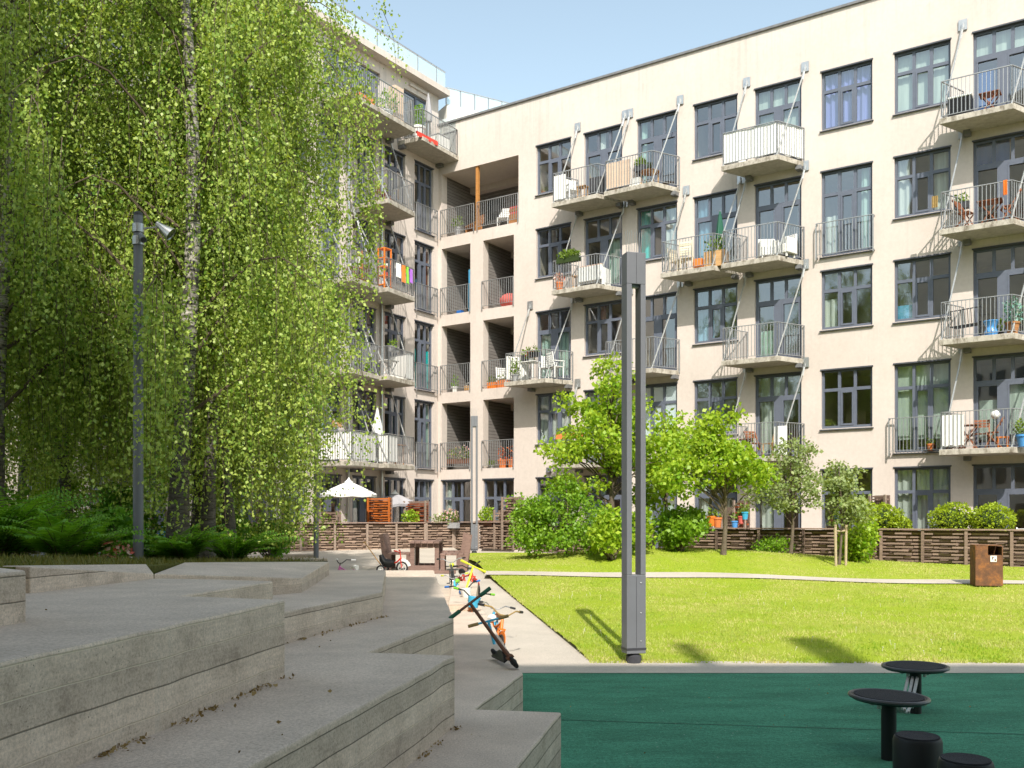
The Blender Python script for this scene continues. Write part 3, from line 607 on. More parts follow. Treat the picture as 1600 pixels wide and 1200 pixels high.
# ---- right wing: (window x range) by column, kind by storey
COL = dict(A=(4.83,6.38), B=(6.96,8.55), C=(9.15,10.72), D=(11.35,12.93), E=(13.54,15.11), F=(15.75,17.34), G=(17.99,19.6), H=(20.21,21.8), I=(22.4,24.0))
KIND = {  # storey 0 (ground) .. 4
 'A': ['door','win','door','win','win'], 'B': ['door','door','win','door','door'], 'C': ['door','win','door','win','door'], 'D': ['door','win','win','door','win'],
 'E': ['door','door','door','door','door'], 'F': ['juliet','win','win','juliet','win'], 'G': ['juliet','juliet','win','win','win'], 'H': ['door','door','door','door','door'], 'I': ['win','win','win','win','win']}
CUR = {('F',4): [('curtain_blue',.05,.95)], ('G',4): [('blind',.03,.97)], ('H',4): [('curtain_deep',.05,.5,0,.62),('blind',.03,.97,.72,1)], ('E',4): [('blind',.03,.97,.25,1)], ('C',4): [('curtain_green',.05,.2)], ('B',4): [('curtain_white',.35,.5)],
 ('C',3): [('curtain_teal',.03,.3),('curtain_white',.66,.97)], ('B',3): [('curtain_green',.52,.95,0,.72)], ('D',3): [('curtain_sky',.03,.3)], ('E',3): [('curtain_white',.86,.97)], ('F',3): [('curtain_green',.74,.9),('curtain_white',.05,.3,0,.5)], ('G',3): [('curtain_white',.04,.26),('curtain_white',.68,.97)], ('H',3): [('curtain_deep',.03,.6,.72,1)],
 ('A',2): [('curtain_green',.06,.96,.05,.72)], ('B',2): [('curtain_red',.35,.5,.66,1)], ('C',2): [], ('D',2): [('curtain_sky',.04,.42)], ('E',2): [('curtain_green',.06,.46,0,.4)], ('F',2): [('curtain_white',.02,.28,.05,.55)], ('G',2): [('board_blue',.02,.3,0,.3)], ('H',2): [],
 ('A',1): [('curtain_white',.03,.97)], ('C',1): [('blind',.05,.95,0,.6)], ('D',1): [('blind',.02,.97,0,.2)], ('E',1): [('curtain_white',.08,.5)], ('F',1): [], ('G',1): [('blind',.03,.97,.14,1)], ('H',1): [('blind',.08,.48,.1,.55),('blind',.55,.95,.15,.72)],
 ('B',0): [('curtain_green',.05,.5)], ('C',0): [('curtain_green',.1,.95)], ('G',0): [('curtain_white',.03,.32),('curtain_white',.38,.62),('curtain_white',.66,.97)], ('D',0): [('curtain_white',.1,.3)], ('E',0): [('curtain_white',.1,.5)]}
ops = []; jobs = []
for c_, (a, b) in COL.items():
    for k in range(5):
        kd = KIND[c_][k]; z0, z1 = ZF[k]+(DOOR if kd != 'win' else WIN)[0], ZF[k]+2.77
        ops.append((a, b, z0, z1)); jobs.append((a, b, ZF[k], kd, CUR.get((c_, k), [('curtain_white', .04, rnd.uniform(.12, .3))] if rnd.random() < .5 else []), (c_, k) in (('C',1),)))
LOG = [(.17,1.65), (2.29,3.78)]
for k in (1, 2, 3):
    for a, b in LOG: ops.append((a, b, ZF[k], ZF[k]+2.76))
ops.append((.17, 4.0, ZF[4], ZF[4]+2.62))
for a, b in LOG: ops.append((a, b, ZF[0]+.03, ZF[0]+2.77)); jobs.append((a, b, ZF[0], 'juliet', [('curtain_white',.03,.3)] if a < 1 else [('curtain_green',.05,.45,0,.5)], False))
mb = MB(); wall_grid(mb, 0, 26, 0, 17.95, ops)
mb.add([(26,0,0),(26,12,0),(26,12,17.95),(26,0,17.95)], [(0,1,2,3)]); mb.add([(-.3,12,0),(26,12,0),(26,12,17.95),(-.3,12,17.95)], [(0,1,2,3)])
mb.build('wall', M['plaster'], right)
MB().bb(-.3, 26, .36, 12, 17.55, 17.75).build('roof', M['roof'], right)
MB().bb(-.02, 26.05, -.07, .40, 17.952, 18.03).build('roof_cap', M['cap'], right)
for j in jobs: window(right, *j[:4], cur=j[4], frost=j[5])
for c_, k in (('F',3), ('G',1)):                               # French-window railings
    a, b = COL[c_]; q = MB(); z = ZF[k]; y = -.16
    rail_mb(q, Vector((a-.12,y,0)), Vector((b+.06,y,0)), z, 1.08); q.bar((a-.12,y,z+1.08),(a-.12,0,z+1.08),.03); q.bar((b+.06,y,z+1.08),(b+.06,0,z+1.08),.03); q.bb(a-.14,a-.10,y-.02,0,z-.02,z+.02); q.bb(b+.04,b+.08,y-.02,0,z-.02,z+.02)
    q.build('french_window_railing', M['rail'], right)
def rb(c_, k, **kw):
    a, b = COL[c_]; return balcony(right, a-.25, b+.1, ZF[k], **kw)
rb('B',4, screens=[(.15,1.28,'fabric',.1,1.0)]); rb('C',4, screens=[(.55,1.52,'reed',.08,1.0)]); rb('E',4, screens=[(.1,2.98,'fabric',.06,1.07)]); rb('H',4)
rb('B',3); rb('D',3); rb('E',3); rb('H',3)
rb('A',2, screens=[(.15,1.05,'fabric',.1,1.0)]); rb('C',2); rb('E',2); rb('H',2)
rb('B',1); rb('E',1); rb('H',1, screens=[(.5,1.32,'fabric',.1,1.0)])
# ---- loggias in the corner
lg = MB()
for k in (1, 2, 3, 4):
    z0, z1 = ZF[k], ZF[k]+(2.62 if k == 4 else 2.76)
    for a, b in ([(.17, 4.0)] if k == 4 else LOG):
        for f in ([(a,.36),(a+.02,2.3)], [(a+.02,2.3),(b,2.3)], [(b,2.3),(b,.36)]):
            (xa, ya), (xb, yb) = f; lg.add([(xa,ya,z0),(xb,yb,z0),(xb,yb,z1+.01),(xa,ya,z1+.01)], [(0,1,2,3)])
lg.build('loggia_cladding', M['clad'], right)
for k in (1, 2, 3, 4):
    z0, z1 = ZF[k], ZF[k]+(2.62 if k == 4 else 2.76)
    for a, b in ([(.17, 4.0)] if k == 4 else LOG):
        lg = MB(); lg.bb(a-.1, b+.1, .361, 2.5, z1+.001, z1+.03); lg.bb(a+.021, b-.005, 1.95, 2.28, z1-.25, z1-.001); lg.build('loggia_ceiling', M['plaster'], right)
        MB().bb(a-.1, b+.1, .361, 2.5, z0-.03, z0-.001).build('loggia_floor', M['slab'], right)
for k in (1, 2, 3, 4):
    for a, b in LOG:
        d = MB(); z = ZF[k]; x = b-.75; d.bb(x, x+.7, 2.24, 2.29, z+.02, z+2.1); d.bb(x-.05, x, 2.22, 2.29, z, z+2.16); d.bb(x+.7, x+.75, 2.22, 2.29, z, z+2.16)
        dd = d.build('loggia_door', M['clad'], right); MB().bb(x+.05, x+.65, 2.225, 2.238, z+1.15, z+2.0).build('pane', M['facing_glass'], dd); MB().bb(x+.04, x+.07, 2.18, 2.22, z+.95, z+1.12).build('handle', M['alu'], dd)
        q = MB(); e = 4.0 if (k == 4 and a > 2) else b; a2 = a if not (k == 4 and a > 2) else 2.05; e = 1.85 if (k == 4 and a < 2) else e
        rail_mb(q, Vector((a2-.03,-.05,0)), Vector((e+.0,-.05,0)), z+.05, 1.06); q.build('loggia_railing', M['rail'], right)
MB().bb(1.88, 2.0, .05, .17, ZF[4], ZF[4]+2.62).build('timber_post', M['post_orange'], right)
# little wall lamp over the ground floor door
MB().bb(5.35, 5.52, -.12, -.002, 3.42, 3.6).build('wall_lamp', M['lamp'], right)

# ---- left wing (local x is negative away from the corner)
LCOL = [(-1.54,-.34), (-3.34,-2.13), (-5.12,-3.85), (-6.88,-5.72), (-8.65,-7.45), (-10.4,-9.2), (-12.15,-10.95), (-13.9,-12.7), (-15.65,-14.45), (-17.4,-16.2)]
ops = []; jobs = []
LC = {(0,4): [('curtain_white',.02,.2)], (0,3): [('curtain_red',.04,.3),('curtain_red',.7,.96)], (0,2): [('curtain_teal',.04,.33,0,.62),('curtain_teal',.68,.97,0,.62)], (0,1): [('curtain_green',.78,.97)], (0,0): [('curtain_white',.7,.97)],
      (1,1): [('curtain_sky',.5,.95)], (2,2): [('curtain_green',.5,.95,0,.66)], (2,1): [('curtain_green',.55,.95,0,.5)], (3,1): [('curtain_green',.1,.95,0,.6)], (2,0): [('curtain_white',.05,.5)], (2,3): [('curtain_white',.5,.9,0,.5)], (1,2): [], (3,3): [('curtain_white',.1,.6)]}
for i, (a, b) in enumerate(LCOL):
    for k in range(5):
        kd = 'juliet' if i == 0 else ('win' if (i == 1 or (i > 4 and i % 3 == 1)) and k else 'door')
        z0 = ZF[k]+(DOOR if kd != 'win' else WIN)[0]; ops.append((a, b, z0, ZF[k]+2.77)); jobs.append((a, b, ZF[k], kd, LC.get((i, k), [('curtain_white', .04, rnd.uniform(.15, .5))] if rnd.random() < .4 else [])))
for (a, b) in ((-6.6,-3.6), (-2.2,-.5), (-11,-8.2), (-15.5,-12.5)):
    ops.append((a, b, 16.6, 18.75)); jobs.append((a, b, 16.0, 'pent', []))
mb = MB(); wall_grid(mb, -22, 0, 0, 19.2, ops)
mb.add([(-22,0,0),(-22,12,0),(-22,12,19.2),(-22,0,19.2)], [(0,1,2,3)]); mb.add([(-22,12,0),(0,12,0),(0,12,19.2),(-22,12,19.2)], [(0,1,2,3)])
mb.add([(0,0,17.9),(0,12,17.9),(0,12,19.2),(0,0,19.2)], [(0,1,2,3)])
mb.bb(-1.9, -.6, -.075, -.001, 18.95, 19.05)
mb.build('wall', M['plaster'], left)
MB().bb(-22, .25, -.42, 12, 19.202, 19.45).build('roof', M['plaster'], left)
for a, b, zf, kd, cu in jobs:
    if kd == 'pent':
        q = MB(); z0, z1 = 16.6, 18.75; nn = max(2, round((b-a)/.9))
        for i in range(nn+1):
            x = a+(b-a)*i/nn; q.bb(max(a, x-.05), min(b, x+.05), .1, .18, z0, z1)
        q.bb(a+.05, b-.05, .102, .178, z1-.08, z1); q.bb(a+.05, b-.05, .102, .178, z0, z0+.1); wn = q.build('window', M['frame'], left)
        MB().add([(a,.14,z0),(b,.14,z0),(b,.14,z1),(a,.14,z1)], [(0,1,2,3)]).build('pane', M['glass'], wn)
        r = MB(); r.add([(a-.2,.37,16.5),(b+.2,.37,16.5),(b+.2,3,16.5),(a-.2,3,16.5),(a-.2,.37,18.9),(b+.2,.37,18.9),(b+.2,3,18.9),(a-.2,3,18.9)], [(0,1,2,3),(7,6,5,4),(2,3,7,6),(0,4,7,3),(1,2,6,5)]); r.build('room_interior', M['room'], wn)
    else: window(left, a, b, zf, kd, cur=cu)
for k in range(1, 5):
    a, b = LCOL[0]; q = MB(); y = -.14; z = ZF[k]
    rail_mb(q, Vector((a-.05,y,0)), Vector((b+.1,y,0)), z, 1.05); q.bar((a-.05,y,z+1.05),(a-.05,0,z+1.05),.03); q.bar((b+.1,y,z+1.05),(b+.1,0,z+1.05),.03); q.build('french_window_railing', M['rail'], left)
def lb(iL, iR, k, **kw): return balcony(left, iL, iR, ZF[k], oL=(iL+.15, -1.6), oR=(iR-.02, -1.35), **kw)
for k in (1, 2, 3, 4):
    lb(-5.1, -3.1, k, screens=[(.02,1.35,'fabric',.05,1.05)] if k == 1 else ([(1.72,2.95,'fabric',.05,1.05)] if k == 2 else ()))
    if k < 4: lb(-7.0, -5.14, k, screens=[(.02,1.98,'fabric',.05,1.05)] if k == 1 else ())
    lb(-12.3, -10.4, k); lb(-15.9, -14.0, k)
b6 = balcony(left, -7.1, -3.1, 16.5, oL=(-6.95,-1.55), oR=(-3.12,-1.35), rods=False, mat='slab'); b6['label'] = 'long top balcony under the roof overhang'
b7 = balcony(left, -2.6, .0, 16.5, oL=(-2.45,-1.15), oR=(.02,-1.05), rods=False)
b8 = balcony(left, -15, -9, 16.5, oL=(-14.9,-1.55), oR=(-9.1,-1.45), rods=False)
# glass rail on the roof
gmb = MB(); q = MB(); Ls = [(-22, -.2), (.2, -.2)]
for i in range(19):
    x = -22+1.2*i; q.bb(x-.02, x+.02, -.22, -.18, 19.452, 20.22)
q.bb(-22, .2, -.225, -.175, 20.22, 20.25)
p1 = Vector((.6, -.2, 0)); p2 = Vector((8.5, 5.2, 0)) 
gmb.add([(-22,-.2,19.47),(.2,-.2,19.47),(.2,-.2,20.20),(-22,-.2,20.20)], [(0,1,2,3)])
pts = [Vector((.2,-.2,0)), Vector((2.1,-2.5+2.4,0)), Vector((6.0,1.2,0))]
fr_ = q.build('roof_railing', M['alu'], left); gmb.build('pane', M['frost'], fr_)
# the set-back top storey carries on obliquely behind the parapet of the long wing
def RL(x, y): d = Vector((x, y, 0))-CO; return (d.dot(TA), -d.dot(NA))
pA, pB = Vector((-2.72, 39.62)), Vector((.75, 41.62)); dv_ = (pB-pA).normalized(); bk_ = Vector((-dv_.y, dv_.x))
W4 = [RL(*pA), RL(*pB), RL(*(pB+bk_*5)), RL(*(pA+bk_*5))]
tr_ = MB(); tr_.prism(W4, 17.76, 18.95); tr_.build('rooftop_storey', M['fresh_render'], right)
q = MB(); g = MB(); L_ = (pB-pA).length
for i in range(7):
    p = pA+dv_*(L_*i/6)+bk_*.06; x, y = RL(*p); q.bb(x-.02, x+.02, y-.02, y+.02, 18.952, 19.66)
xa, ya = RL(*(pA+bk_*.06)); xb, yb = RL(*(pB+bk_*.06)); q.bar((xa,ya,19.67),(xb,yb,19.67),.04,.03); tq = q.build('roof_railing', M['alu'], right)
g.add([(xa,ya,18.97),(xb,yb,18.97),(xb,yb,19.65),(xa,ya,19.65)], [(0,1,2,3)]).build('pane', M['frost'], tq)
q = MB(); q.add([(.0,-.9,16.6),(.0,-.05,16.6),(.0,-.05,18.2),(.0,-.9,18.2)], [(0,1,2,3)]); q.build('balcony_divider', M['frost'], left)
# grey rain pipes between the balconies
for x in (-3.6, -5.42, -8.95):
    q = MB(); q.tube([(x,-.09,.4),(x,-.09,16.3)], .05, 8); q.build('downpipe', M['alu'], left, smooth=True)
# ================================================================== birches
def birch(label, X, Y, H, rad, rg, lean=(0,0), low=1.75, nl=44, leafn=44, tr=.11, long_low=1.7, xr=9, group='birches in the grove'):
    z0 = grove_z(X, Y)-.05
    t = thing('birch_tree', label, 'tree', (X, Y, z0), group=group)
    tk = MB(); pts = []; n_ = 12
    ph = rg.uniform(0, 6)
    def axis(h): return np.array([lean[0]*h/H + .16*math.sin(h*.55+ph), lean[1]*h/H + .14*math.cos(h*.47+ph*1.3), h])
    pts = [axis(H*i/n_) for i in range(n_+1)]
    tk.tube(pts, [tr*(1-.92*i/n_)*(1.25 if i == 0 else 1) for i in range(n_+1)], 10)
    tk.build('trunk', M['birch_bark'], t, smooth=True)
    br = MB(); LP = []; LDr = []
    tw = MB()
    for i in range(nl):
        u = (i+rg.uniform(0, 1))/nl; h = low+(H-low-.3)*u**.9
        a = i*2.4+rg.uniform(-.5, .5)
        ln = rad*(1.08-.72*u)*(rg.uniform(.75, 1.1) if i % 4 else rg.uniform(1.15, 1.45)); thin = i % 4 == 0
        if math.cos(a)*ln > xr-.3: ln = max(.35, (xr-.3)/math.cos(a))
        o = axis(h); dx = np.array([math.cos(a), math.sin(a), 0])
        rise = ln*rg.uniform(.35, .75)
        P = []
        for s in np.linspace(0, 1, 7):
            P.append(o + dx*ln*s + np.array([0, 0, rise*math.sin(s*2.2)/1.0 - .55*ln*max(0, s-.6)]))
        br.tube(P, [max(.004, .030*(1-.55*u)*(1-s*.9)) for s in np.linspace(0, 1, 7)], 5)
        ns = int((18+18*(1-u)**1.5)*rg.choice([.4, .8, 1.2, 1.5])*(.8 if thin else 1))
        for j in range(ns):
            s = rg.uniform(.12, 1.0); k = min(5, int(s*6)); f = s*6-k; q = P[k]*(1-f)+P[k+1]*f
            q = q + rg.normal(0, .12, 3)
            L = rg.uniform(.4, 1.2)*(.8+1.0*(1-u)**1.6*long_low)
            L = min(L, max(.4, q[2]-.35))
            out = dx*rg.uniform(.05, .32) + rg.normal(0, .13, 3)*np.array([1, 1, 0])
            m_ = int(leafn*L/.78)+6
            ss = np.sort(rg.uniform(0, 1, m_))
            c = q + out*np.minimum(1, ss*1.6)[:, None]*L*.6 + np.array([0, 0, -1])*(ss**1.15)[:, None]*L
            LP.append(c + rg.normal(0, .085, (m_, 3))*np.array([1, 1, .7])); LDr.append(np.tile(np.array([0, 0, -.9]), (m_, 1)) + rg.normal(0, .62, (m_, 3)))
            if j % 2 == 0:
                e1 = q+out*L*.45-np.array([0, 0, L*.35]); e2 = q+out*L*.6-np.array([0, 0, L*.98]); tw.tube([q, e1, e2], [.006, .004, .002], 3)
    br.build('branch', M['twig'], t, smooth=True); tw.build('twig_sprays', M['twig'], t)
    LP = np.concatenate(LP); LDr = np.concatenate(LDr)
    V, Q = leaf_arrays(LP, LDr, .050, .38, rg); np_mesh('crown', V, Q, M['birch_leaf'], t)
    return t
rg = np.random.default_rng(5)
birch('near birch with the thickest dark trunk, standing right behind the floodlight pole', -4.55, 13.2, 13.6, 2.25, rg, tr=.15, nl=48, xr=2.3)
birch('birch at the left edge of the picture with a pale upright trunk', -6.9, 12.9, 13.0, 2.3, rg, tr=.11, nl=46)
birch('birch behind the ferns, second trunk from the left edge', -7.1, 15.2, 12.5, 2.2, rg, low=2.6)
birch('birch whose sunlit pale trunk shows through the top of the grove', -5.55, 16.3, 14.0, 2.4, rg, tr=.12, lean=(.2, 0), nl=50, xr=2.4)
birch('birch with hanging twigs that cover the paved yard side and reach out to the balconies', -5.2, 18.2, 13.0, 2.25, rg, lean=(.0, .2), nl=52, low=1.8, long_low=1.9, xr=1.55)
birch('birch with a dark low trunk between the two thin lamp posts', -4.85, 16.0, 12.4, 2.05, rg, low=1.6, long_low=1.9, nl=46, xr=1.75)
birch('slim birch deep in the grove near the blue pushchair', -8.9, 18.5, 12.0, 2.3, rg, tr=.09)
birch('rearmost birch of the grove close to the white balcony screens', -7.4, 21.5, 13.5, 2.0, rg, low=1.8, long_low=1.6, nl=46)
birch('tall birch whose bright crown top overlaps the long top balcony', -4.75, 15.0, 15.0, 2.2, rg, low=3.4, nl=54, lean=(1.0, 0), xr=2.35)
birch('birch between the grove and the left wing, seen behind the blue pushchair', -10.6, 20.5, 12.5, 2.5, rg, low=1.8, long_low=1.5)
birch('birch at the far left rear whose crown fills the upper left corner', -9.3, 14.3, 13.0, 2.4, rg)

# ================================================================== ferns and undergrowth
def fern(label, X, Y, nf, L, rg, z=None, name='fern', group='ferns under the birches', m='fern_leaf'):
    z = grove_z(X, Y)-.03 if z is None else z
    t = thing(name, label, 'fern', (X, Y, z), group=group); P = []; D = []; Ls = []; st_ = MB()
    for i in range(nf):
        a = rg.uniform(0, 6.28); l = L*rg.uniform(.7, 1.15); el = rg.uniform(.85, 1.42)
        dx = np.array([math.cos(a), math.sin(a), 0]); pts = []
        for s in np.linspace(0, 1, 24):
            pts.append(dx*l*(s*math.cos(el)+.35*s*s) + np.array([0, 0, l*(math.sin(el)*s-.42*s*s)]))
        st_.tube([pts[0], pts[8], pts[16], pts[23]], [.006, .005, .003, .001], 3)
        side = np.array([-dx[1], dx[0], 0])
        for k in range(3, 24):
            s = k/23; w_ = .30*l*math.sin(math.pi*min(1, (s+.12)**.8))*.72+.015
            for sg in (-1, 1):
                P.append(pts[k]); D.append(side*sg+ (pts[k]-pts[k-1])/np.linalg.norm(pts[k]-pts[k-1])*.45 + rg.normal(0, .06, 3)); Ls.append(w_)
    P, D, Ls = np.array(P), np.array(D), np.array(Ls)
    n_ = len(P); D /= np.linalg.norm(D, axis=1, keepdims=True); S = np.cross(D, np.array([0, 0, 1.])); S /= np.linalg.norm(S, axis=1, keepdims=True)
    V = np.empty((n_, 4, 3)); Lc = Ls[:, None]; V[:, 0] = P; V[:, 1] = P+D*Lc*.35+S*.016; V[:, 2] = P+D*Lc-np.array([0, 0, .03]); V[:, 3] = P+D*Lc*.35-S*.016
    st_.build('stem', M['twig'], t); np_mesh('frond', V.reshape(-1, 3), np.arange(n_*4).reshape(n_, 4), M[m], t); return t
for (X, Y, nf, L, lb_) in ((-6.0,11.6,32,1.55,'tallest fern of the dark left corner, behind the others'),(-5.05,9.3,34,1.25,'large fern clump at the left edge above the concrete'), (-4.3,9.0,24,.85,'fern with long drooping fronds, nearest the dull grass'), (-5.6,10.6,30,1.4,'tall fern behind the leftmost clump'), (-4.75,10.4,24,1.0,'dark fern between the left clump and the white flowers'),
                           (-4.02,11.6,28,.85,'fern clump right of the floodlight pole foot'), (-3.7,12.6,26,.85,'fern beside the thick birch trunk, right of the pole'), (-4.5,12.0,16,.65,'fern in the shade under the thick birch trunk'), (-6.6,12.2,26,1.5,'fern deep in shade in front of the pale left trunk')):
    fern(lb_, X, Y, nf, L, rg)
def bush(name, label, c, r, n_, L, m, stems=6, group=None, zb=None, core=True, rg=rg, lump=.35, W=.36, cat='shrub', nb=9):
    """shrub: stems fan out to several leaf clumps inside an uneven crown"""
    t = thing(name, label, cat, (c[0], c[1], zb if zb is not None else c[2]-r[2]), group=group)
    base = np.array([0, 0, 0]); cc = np.array([0, 0, c[2]-(zb if zb is not None else c[2]-r[2])])
    sm = MB(); V = []; Q = []; off = 0
    for i in range(nb):
        d = rg.normal(size=3); d /= np.linalg.norm(d); q = cc + d*np.array(r)*rg.uniform(.35, .72)
        sm.tube([base+rg.normal(0, .05, 3)*np.array([1,1,0]), (base+q)/2+rg.normal(0, .08, 3), q], [.022, .014, .004], 5)
        k = n_//nb; e = rg.normal(size=(k, 3)); e *= (rg.uniform(0, 1, (k, 1))**.45)/np.linalg.norm(e, axis=1, keepdims=True); e = e*np.array(r)*rg.uniform(.40, .58)
        v, f = leaf_arrays(q+e, e*1.2/max(r) + rg.normal(size=(k, 3))+np.array([0, 0, -.2]), L, W, rg); V.append(v); Q.append(f+off); off += len(v)
    sm.build('stem', M['bark'], t, smooth=True); np_mesh('foliage', np.concatenate(V), np.concatenate(Q), M[m], t); return t
bush('shrub', 'low dark leafy shrub with white and red flowers left of the floodlight pole foot', (-4.95, 11.7, 1.45), (.55,.4,.35), 1500, .07, 'fern_leaf', zb=grove_z(-4.95, 11.7))
bush('shrub', 'bright sunlit shrub glimpsed between two birch trunks behind the ferns', (-8.2, 17.6, 1.7), (.9,.6,.8), 2200, .075, 'maple_leaf', zb=grove_z(-8.2, 17.6))
fl = thing('flower_clump', 'red and white flowers low in the grass left of the floodlight pole', 'flowers', (-4.72, 11.25, grove_z(-4.72, 11.25)))
leaf_ball(fl, 'blossoms', (0,0,.16), (.22,.12,.12), 90, .05, M['petal_white'], W=.6); leaf_ball(fl, 'foliage', (0,0,.09), (.25,.15,.1), 120, .07, M['fern_leaf'])

# ================================================================== trees and shrubs on the lawn
def tree(name, label, X, Y, H, tr, blobs, ncl, lpc, L, m, rg, bark='bark', fork=.35, cs=.30, zoff=0, W=.4, group=None, droop=-.35):
    z0 = lawn_z(X, Y)-.04+zoff; t = thing(name, label, 'tree', (X, Y, z0), group=group)
    tk = MB(); ax = [np.array([.05*math.sin(h*1.7), .05*math.cos(h*1.3), h]) for h in np.linspace(0, H*.86, 9)]
    tk.tube(ax, [tr*(1.3 if i == 0 else 1-.085*i) for i in range(9)], 10)
    vol = np.array([b[3]*b[4]*b[5] for b in blobs]); pr = vol/vol.sum(); V = []; Q = []; off = 0
    lm = MB()
    for i in range(ncl):
        b = blobs[rg.choice(len(blobs), p=pr)]; d = rg.normal(size=3); d /= np.linalg.norm(d); q = np.array(b[:3])+d*np.array(b[3:])*rg.uniform(.35, 1)**.6
        hb = max(H*.18, min(H*.8, q[2]*rg.uniform(.55, .8))); k = hb/(H*.86)*8; k0 = min(7, int(k)); a0 = ax[k0]*(1-(k-k0))+ax[k0+1]*(k-k0)
        if i % 2 == 0: mid = (a0+q)/2+np.array([0, 0, .12*np.linalg.norm(q-a0)])+rg.normal(0, .06, 3); lm.tube([a0, mid, q], [tr*.36, tr*.2, .006], 5)
        n_ = int(lpc*rg.uniform(.6, 1.4)); e = rg.normal(size=(n_, 3)); e *= (rg.uniform(0, 1, (n_, 1))**.45)/np.linalg.norm(e, axis=1, keepdims=True); e = e*np.array([1, 1, .62])*cs*1.65*rg.uniform(.7, 1.2)
        v, f = leaf_arrays(q+e, e*1.4+rg.normal(size=(n_, 3))*.7+np.array([0, 0, droop]), L, W, rg, .15); V.append(v); Q.append(f+off); off += len(v)
    tk.build('trunk', M[bark], t, smooth=True); lm.build('branch', M[bark], t, smooth=True); np_mesh('crown', np.concatenate(V), np.concatenate(Q), M[m], t); return t
# Y ~ 23-25 in front of the terrace fence; scale there is ~62 px a metre
tree('leafy_tree', 'tallest bright green garden tree, behind the near lamp column', 2.55, 24.6, 5.1, .08, [(0,0,3.0,1.2,1.1,.9),(-.1,0,4.35,.6,.6,.75),(-.9,0,3.95,.65,.5,.3),(-1.0,-.2,2.6,.8,.8,.4),(.8,.2,2.6,.8,.8,.7),(.6,0,3.9,.5,.5,.4),(-.8,-.1,1.75,.8,.7,.4)], 96, 100, .105, 'maple_leaf', rg, cs=.26)
tree('leafy_tree', 'round yellow-green tree with thin trunk on the mound right of the lamp column', 5.15, 23.1, 3.6, .065, [(-.15,0,2.25,1.0,.9,.5),(.0,0,3.05,.5,.5,.6),(.72,-.1,1.95,.5,.6,.45),(-1.0,0,1.9,.6,.6,.4),(-.5,0,2.85,.5,.5,.3),(.55,0,2.75,.4,.4,.25)], 78, 95, .10, 'maple_leaf', rg, cs=.25)
tree('leafy_tree', 'pale loose young tree half behind the right edge of the near lamp column', 4.15, 25.8, 4.3, .06, [(0,0,2.7,.9,.9,.8),(.55,0,3.4,.9,.6,.35),(-.3,0,1.8,.7,.6,.5)], 55, 65, .12, 'maple_leaf', rg, cs=.26)
for (X, Y, r_, h_, lb_) in ((-8.2,14.6,.9,.8,'dark undergrowth bush behind the tallest fern'),(-6.9,16.8,.8,.7,'dark undergrowth bush right of the tallest fern, between pale trunks'),(-5.4,17.6,.7,.55,'low dark bush behind the thick birch trunk'),(-10.2,16.5,1.2,1.0,'broad dark bush deep in the left corner of the grove'),(-4.9,19.6,.6,.5,'low dark bush near the thin dark post at the grove end')):
    bush('undergrowth_bush', lb_, (X, Y, grove_z(X, Y)+h_*.9), (r_, r_*.8, h_), int(4200*r_), .08, 'fern_leaf', zb=grove_z(X, Y)-.05, nb=14, group='dark bushes under the birches')
tree('apple_tree', 'grey-green apple tree with a forked pale trunk in front of the slat fence', 7.15, 24.3, 3.1, .05, [(0,0,1.9,.75,.7,.75),(.15,0,2.6,.5,.5,.45),(-.5,0,1.5,.55,.5,.4)], 70, 48, .085, 'apple_leaf', rg, cs=.2)
ap = tree('apple_tree', 'young apple tree tied between two pale wooden stakes', 7.7, 22.3, 2.7, .035, [(0,0,1.6,.55,.5,.55),(.1,0,2.2,.4,.4,.45),(.3,0,1.3,.45,.4,.4)], 46, 46, .085, 'apple_leaf', rg, cs=.18)
for i, (dx_, dy_) in enumerate(((-.14, -.1), (.13, .02))):
    q = MB(); z_ = lawn_z(7.7, 22.3); q.tube([(7.7+dx_, 22.25+dy_, z_-.1), (7.7+dx_*1.1, 22.25+dy_, z_+.95)], .032, 8)
    o = q.build('tree_stake', M['stake'], smooth=True, off=(7.7+dx_, 22.25+dy_, z_)); o.location = (7.7+dx_, 22.25+dy_, z_)
    tag(o, ['left of two pale wooden stakes beside the young apple tree', 'right of two pale wooden stakes beside the young apple tree'][i], 'stake', 'stakes holding the young apple tree')
q = MB(); q.tube([(-.18,-.1,.85),(0,-.07,.83),(.18,-.02,.86)], .02, 6); q.build('tree_tie', M['stake'], ap)
tree('dark_shrub', 'wide dark green shrub in front of the fence, left of the tall garden tree', 1.35, 23.8, 2.3, .03, [(0,0,1.05,.8,.6,.6),(-.9,.1,.6,.55,.5,.42),(.7,0,.8,.7,.6,.5),(.1,.1,1.6,.45,.4,.3),(-.45,0,1.4,.45,.4,.3),(0,-.2,.4,1.1,.5,.3)], 82, 85, .08, 'shrub_leaf', rg, cs=.24)
tree('dark_shrub', 'small loose shrub at the left end of the planting, by the curved fence', .45, 24.6, 1.7, .02, [(0,0,.9,.45,.4,.5),(-.3,0,1.3,.3,.3,.3),(.3,0,.5,.45,.4,.3)], 40, 70, .08, 'shrub_leaf', rg, cs=.2)
bush('green_shrub', 'light green slender shrub between the dark shrub and the lamp column', (2.35, 22.6, 1.25), (.55,.5,.62), 2100, .11, 'maple_leaf', zb=lawn_z(2.35, 22.6), nb=11)
bush('green_shrub', 'rounded green shrub on the mound left of the yellow-green tree trunk', (4.15, 23.5, 1.45), (.85,.7,.55), 3600, .10, 'shrub_leaf', zb=lawn_z(4.15, 23.5), nb=15)
bush('green_shrub', 'small light green shrub behind the slotted lamp column, low on the mound', (3.05, 23.0, 1.35), (.4,.4,.6), 1200, .10, 'maple_leaf', zb=lawn_z(3.05, 23), nb=8)
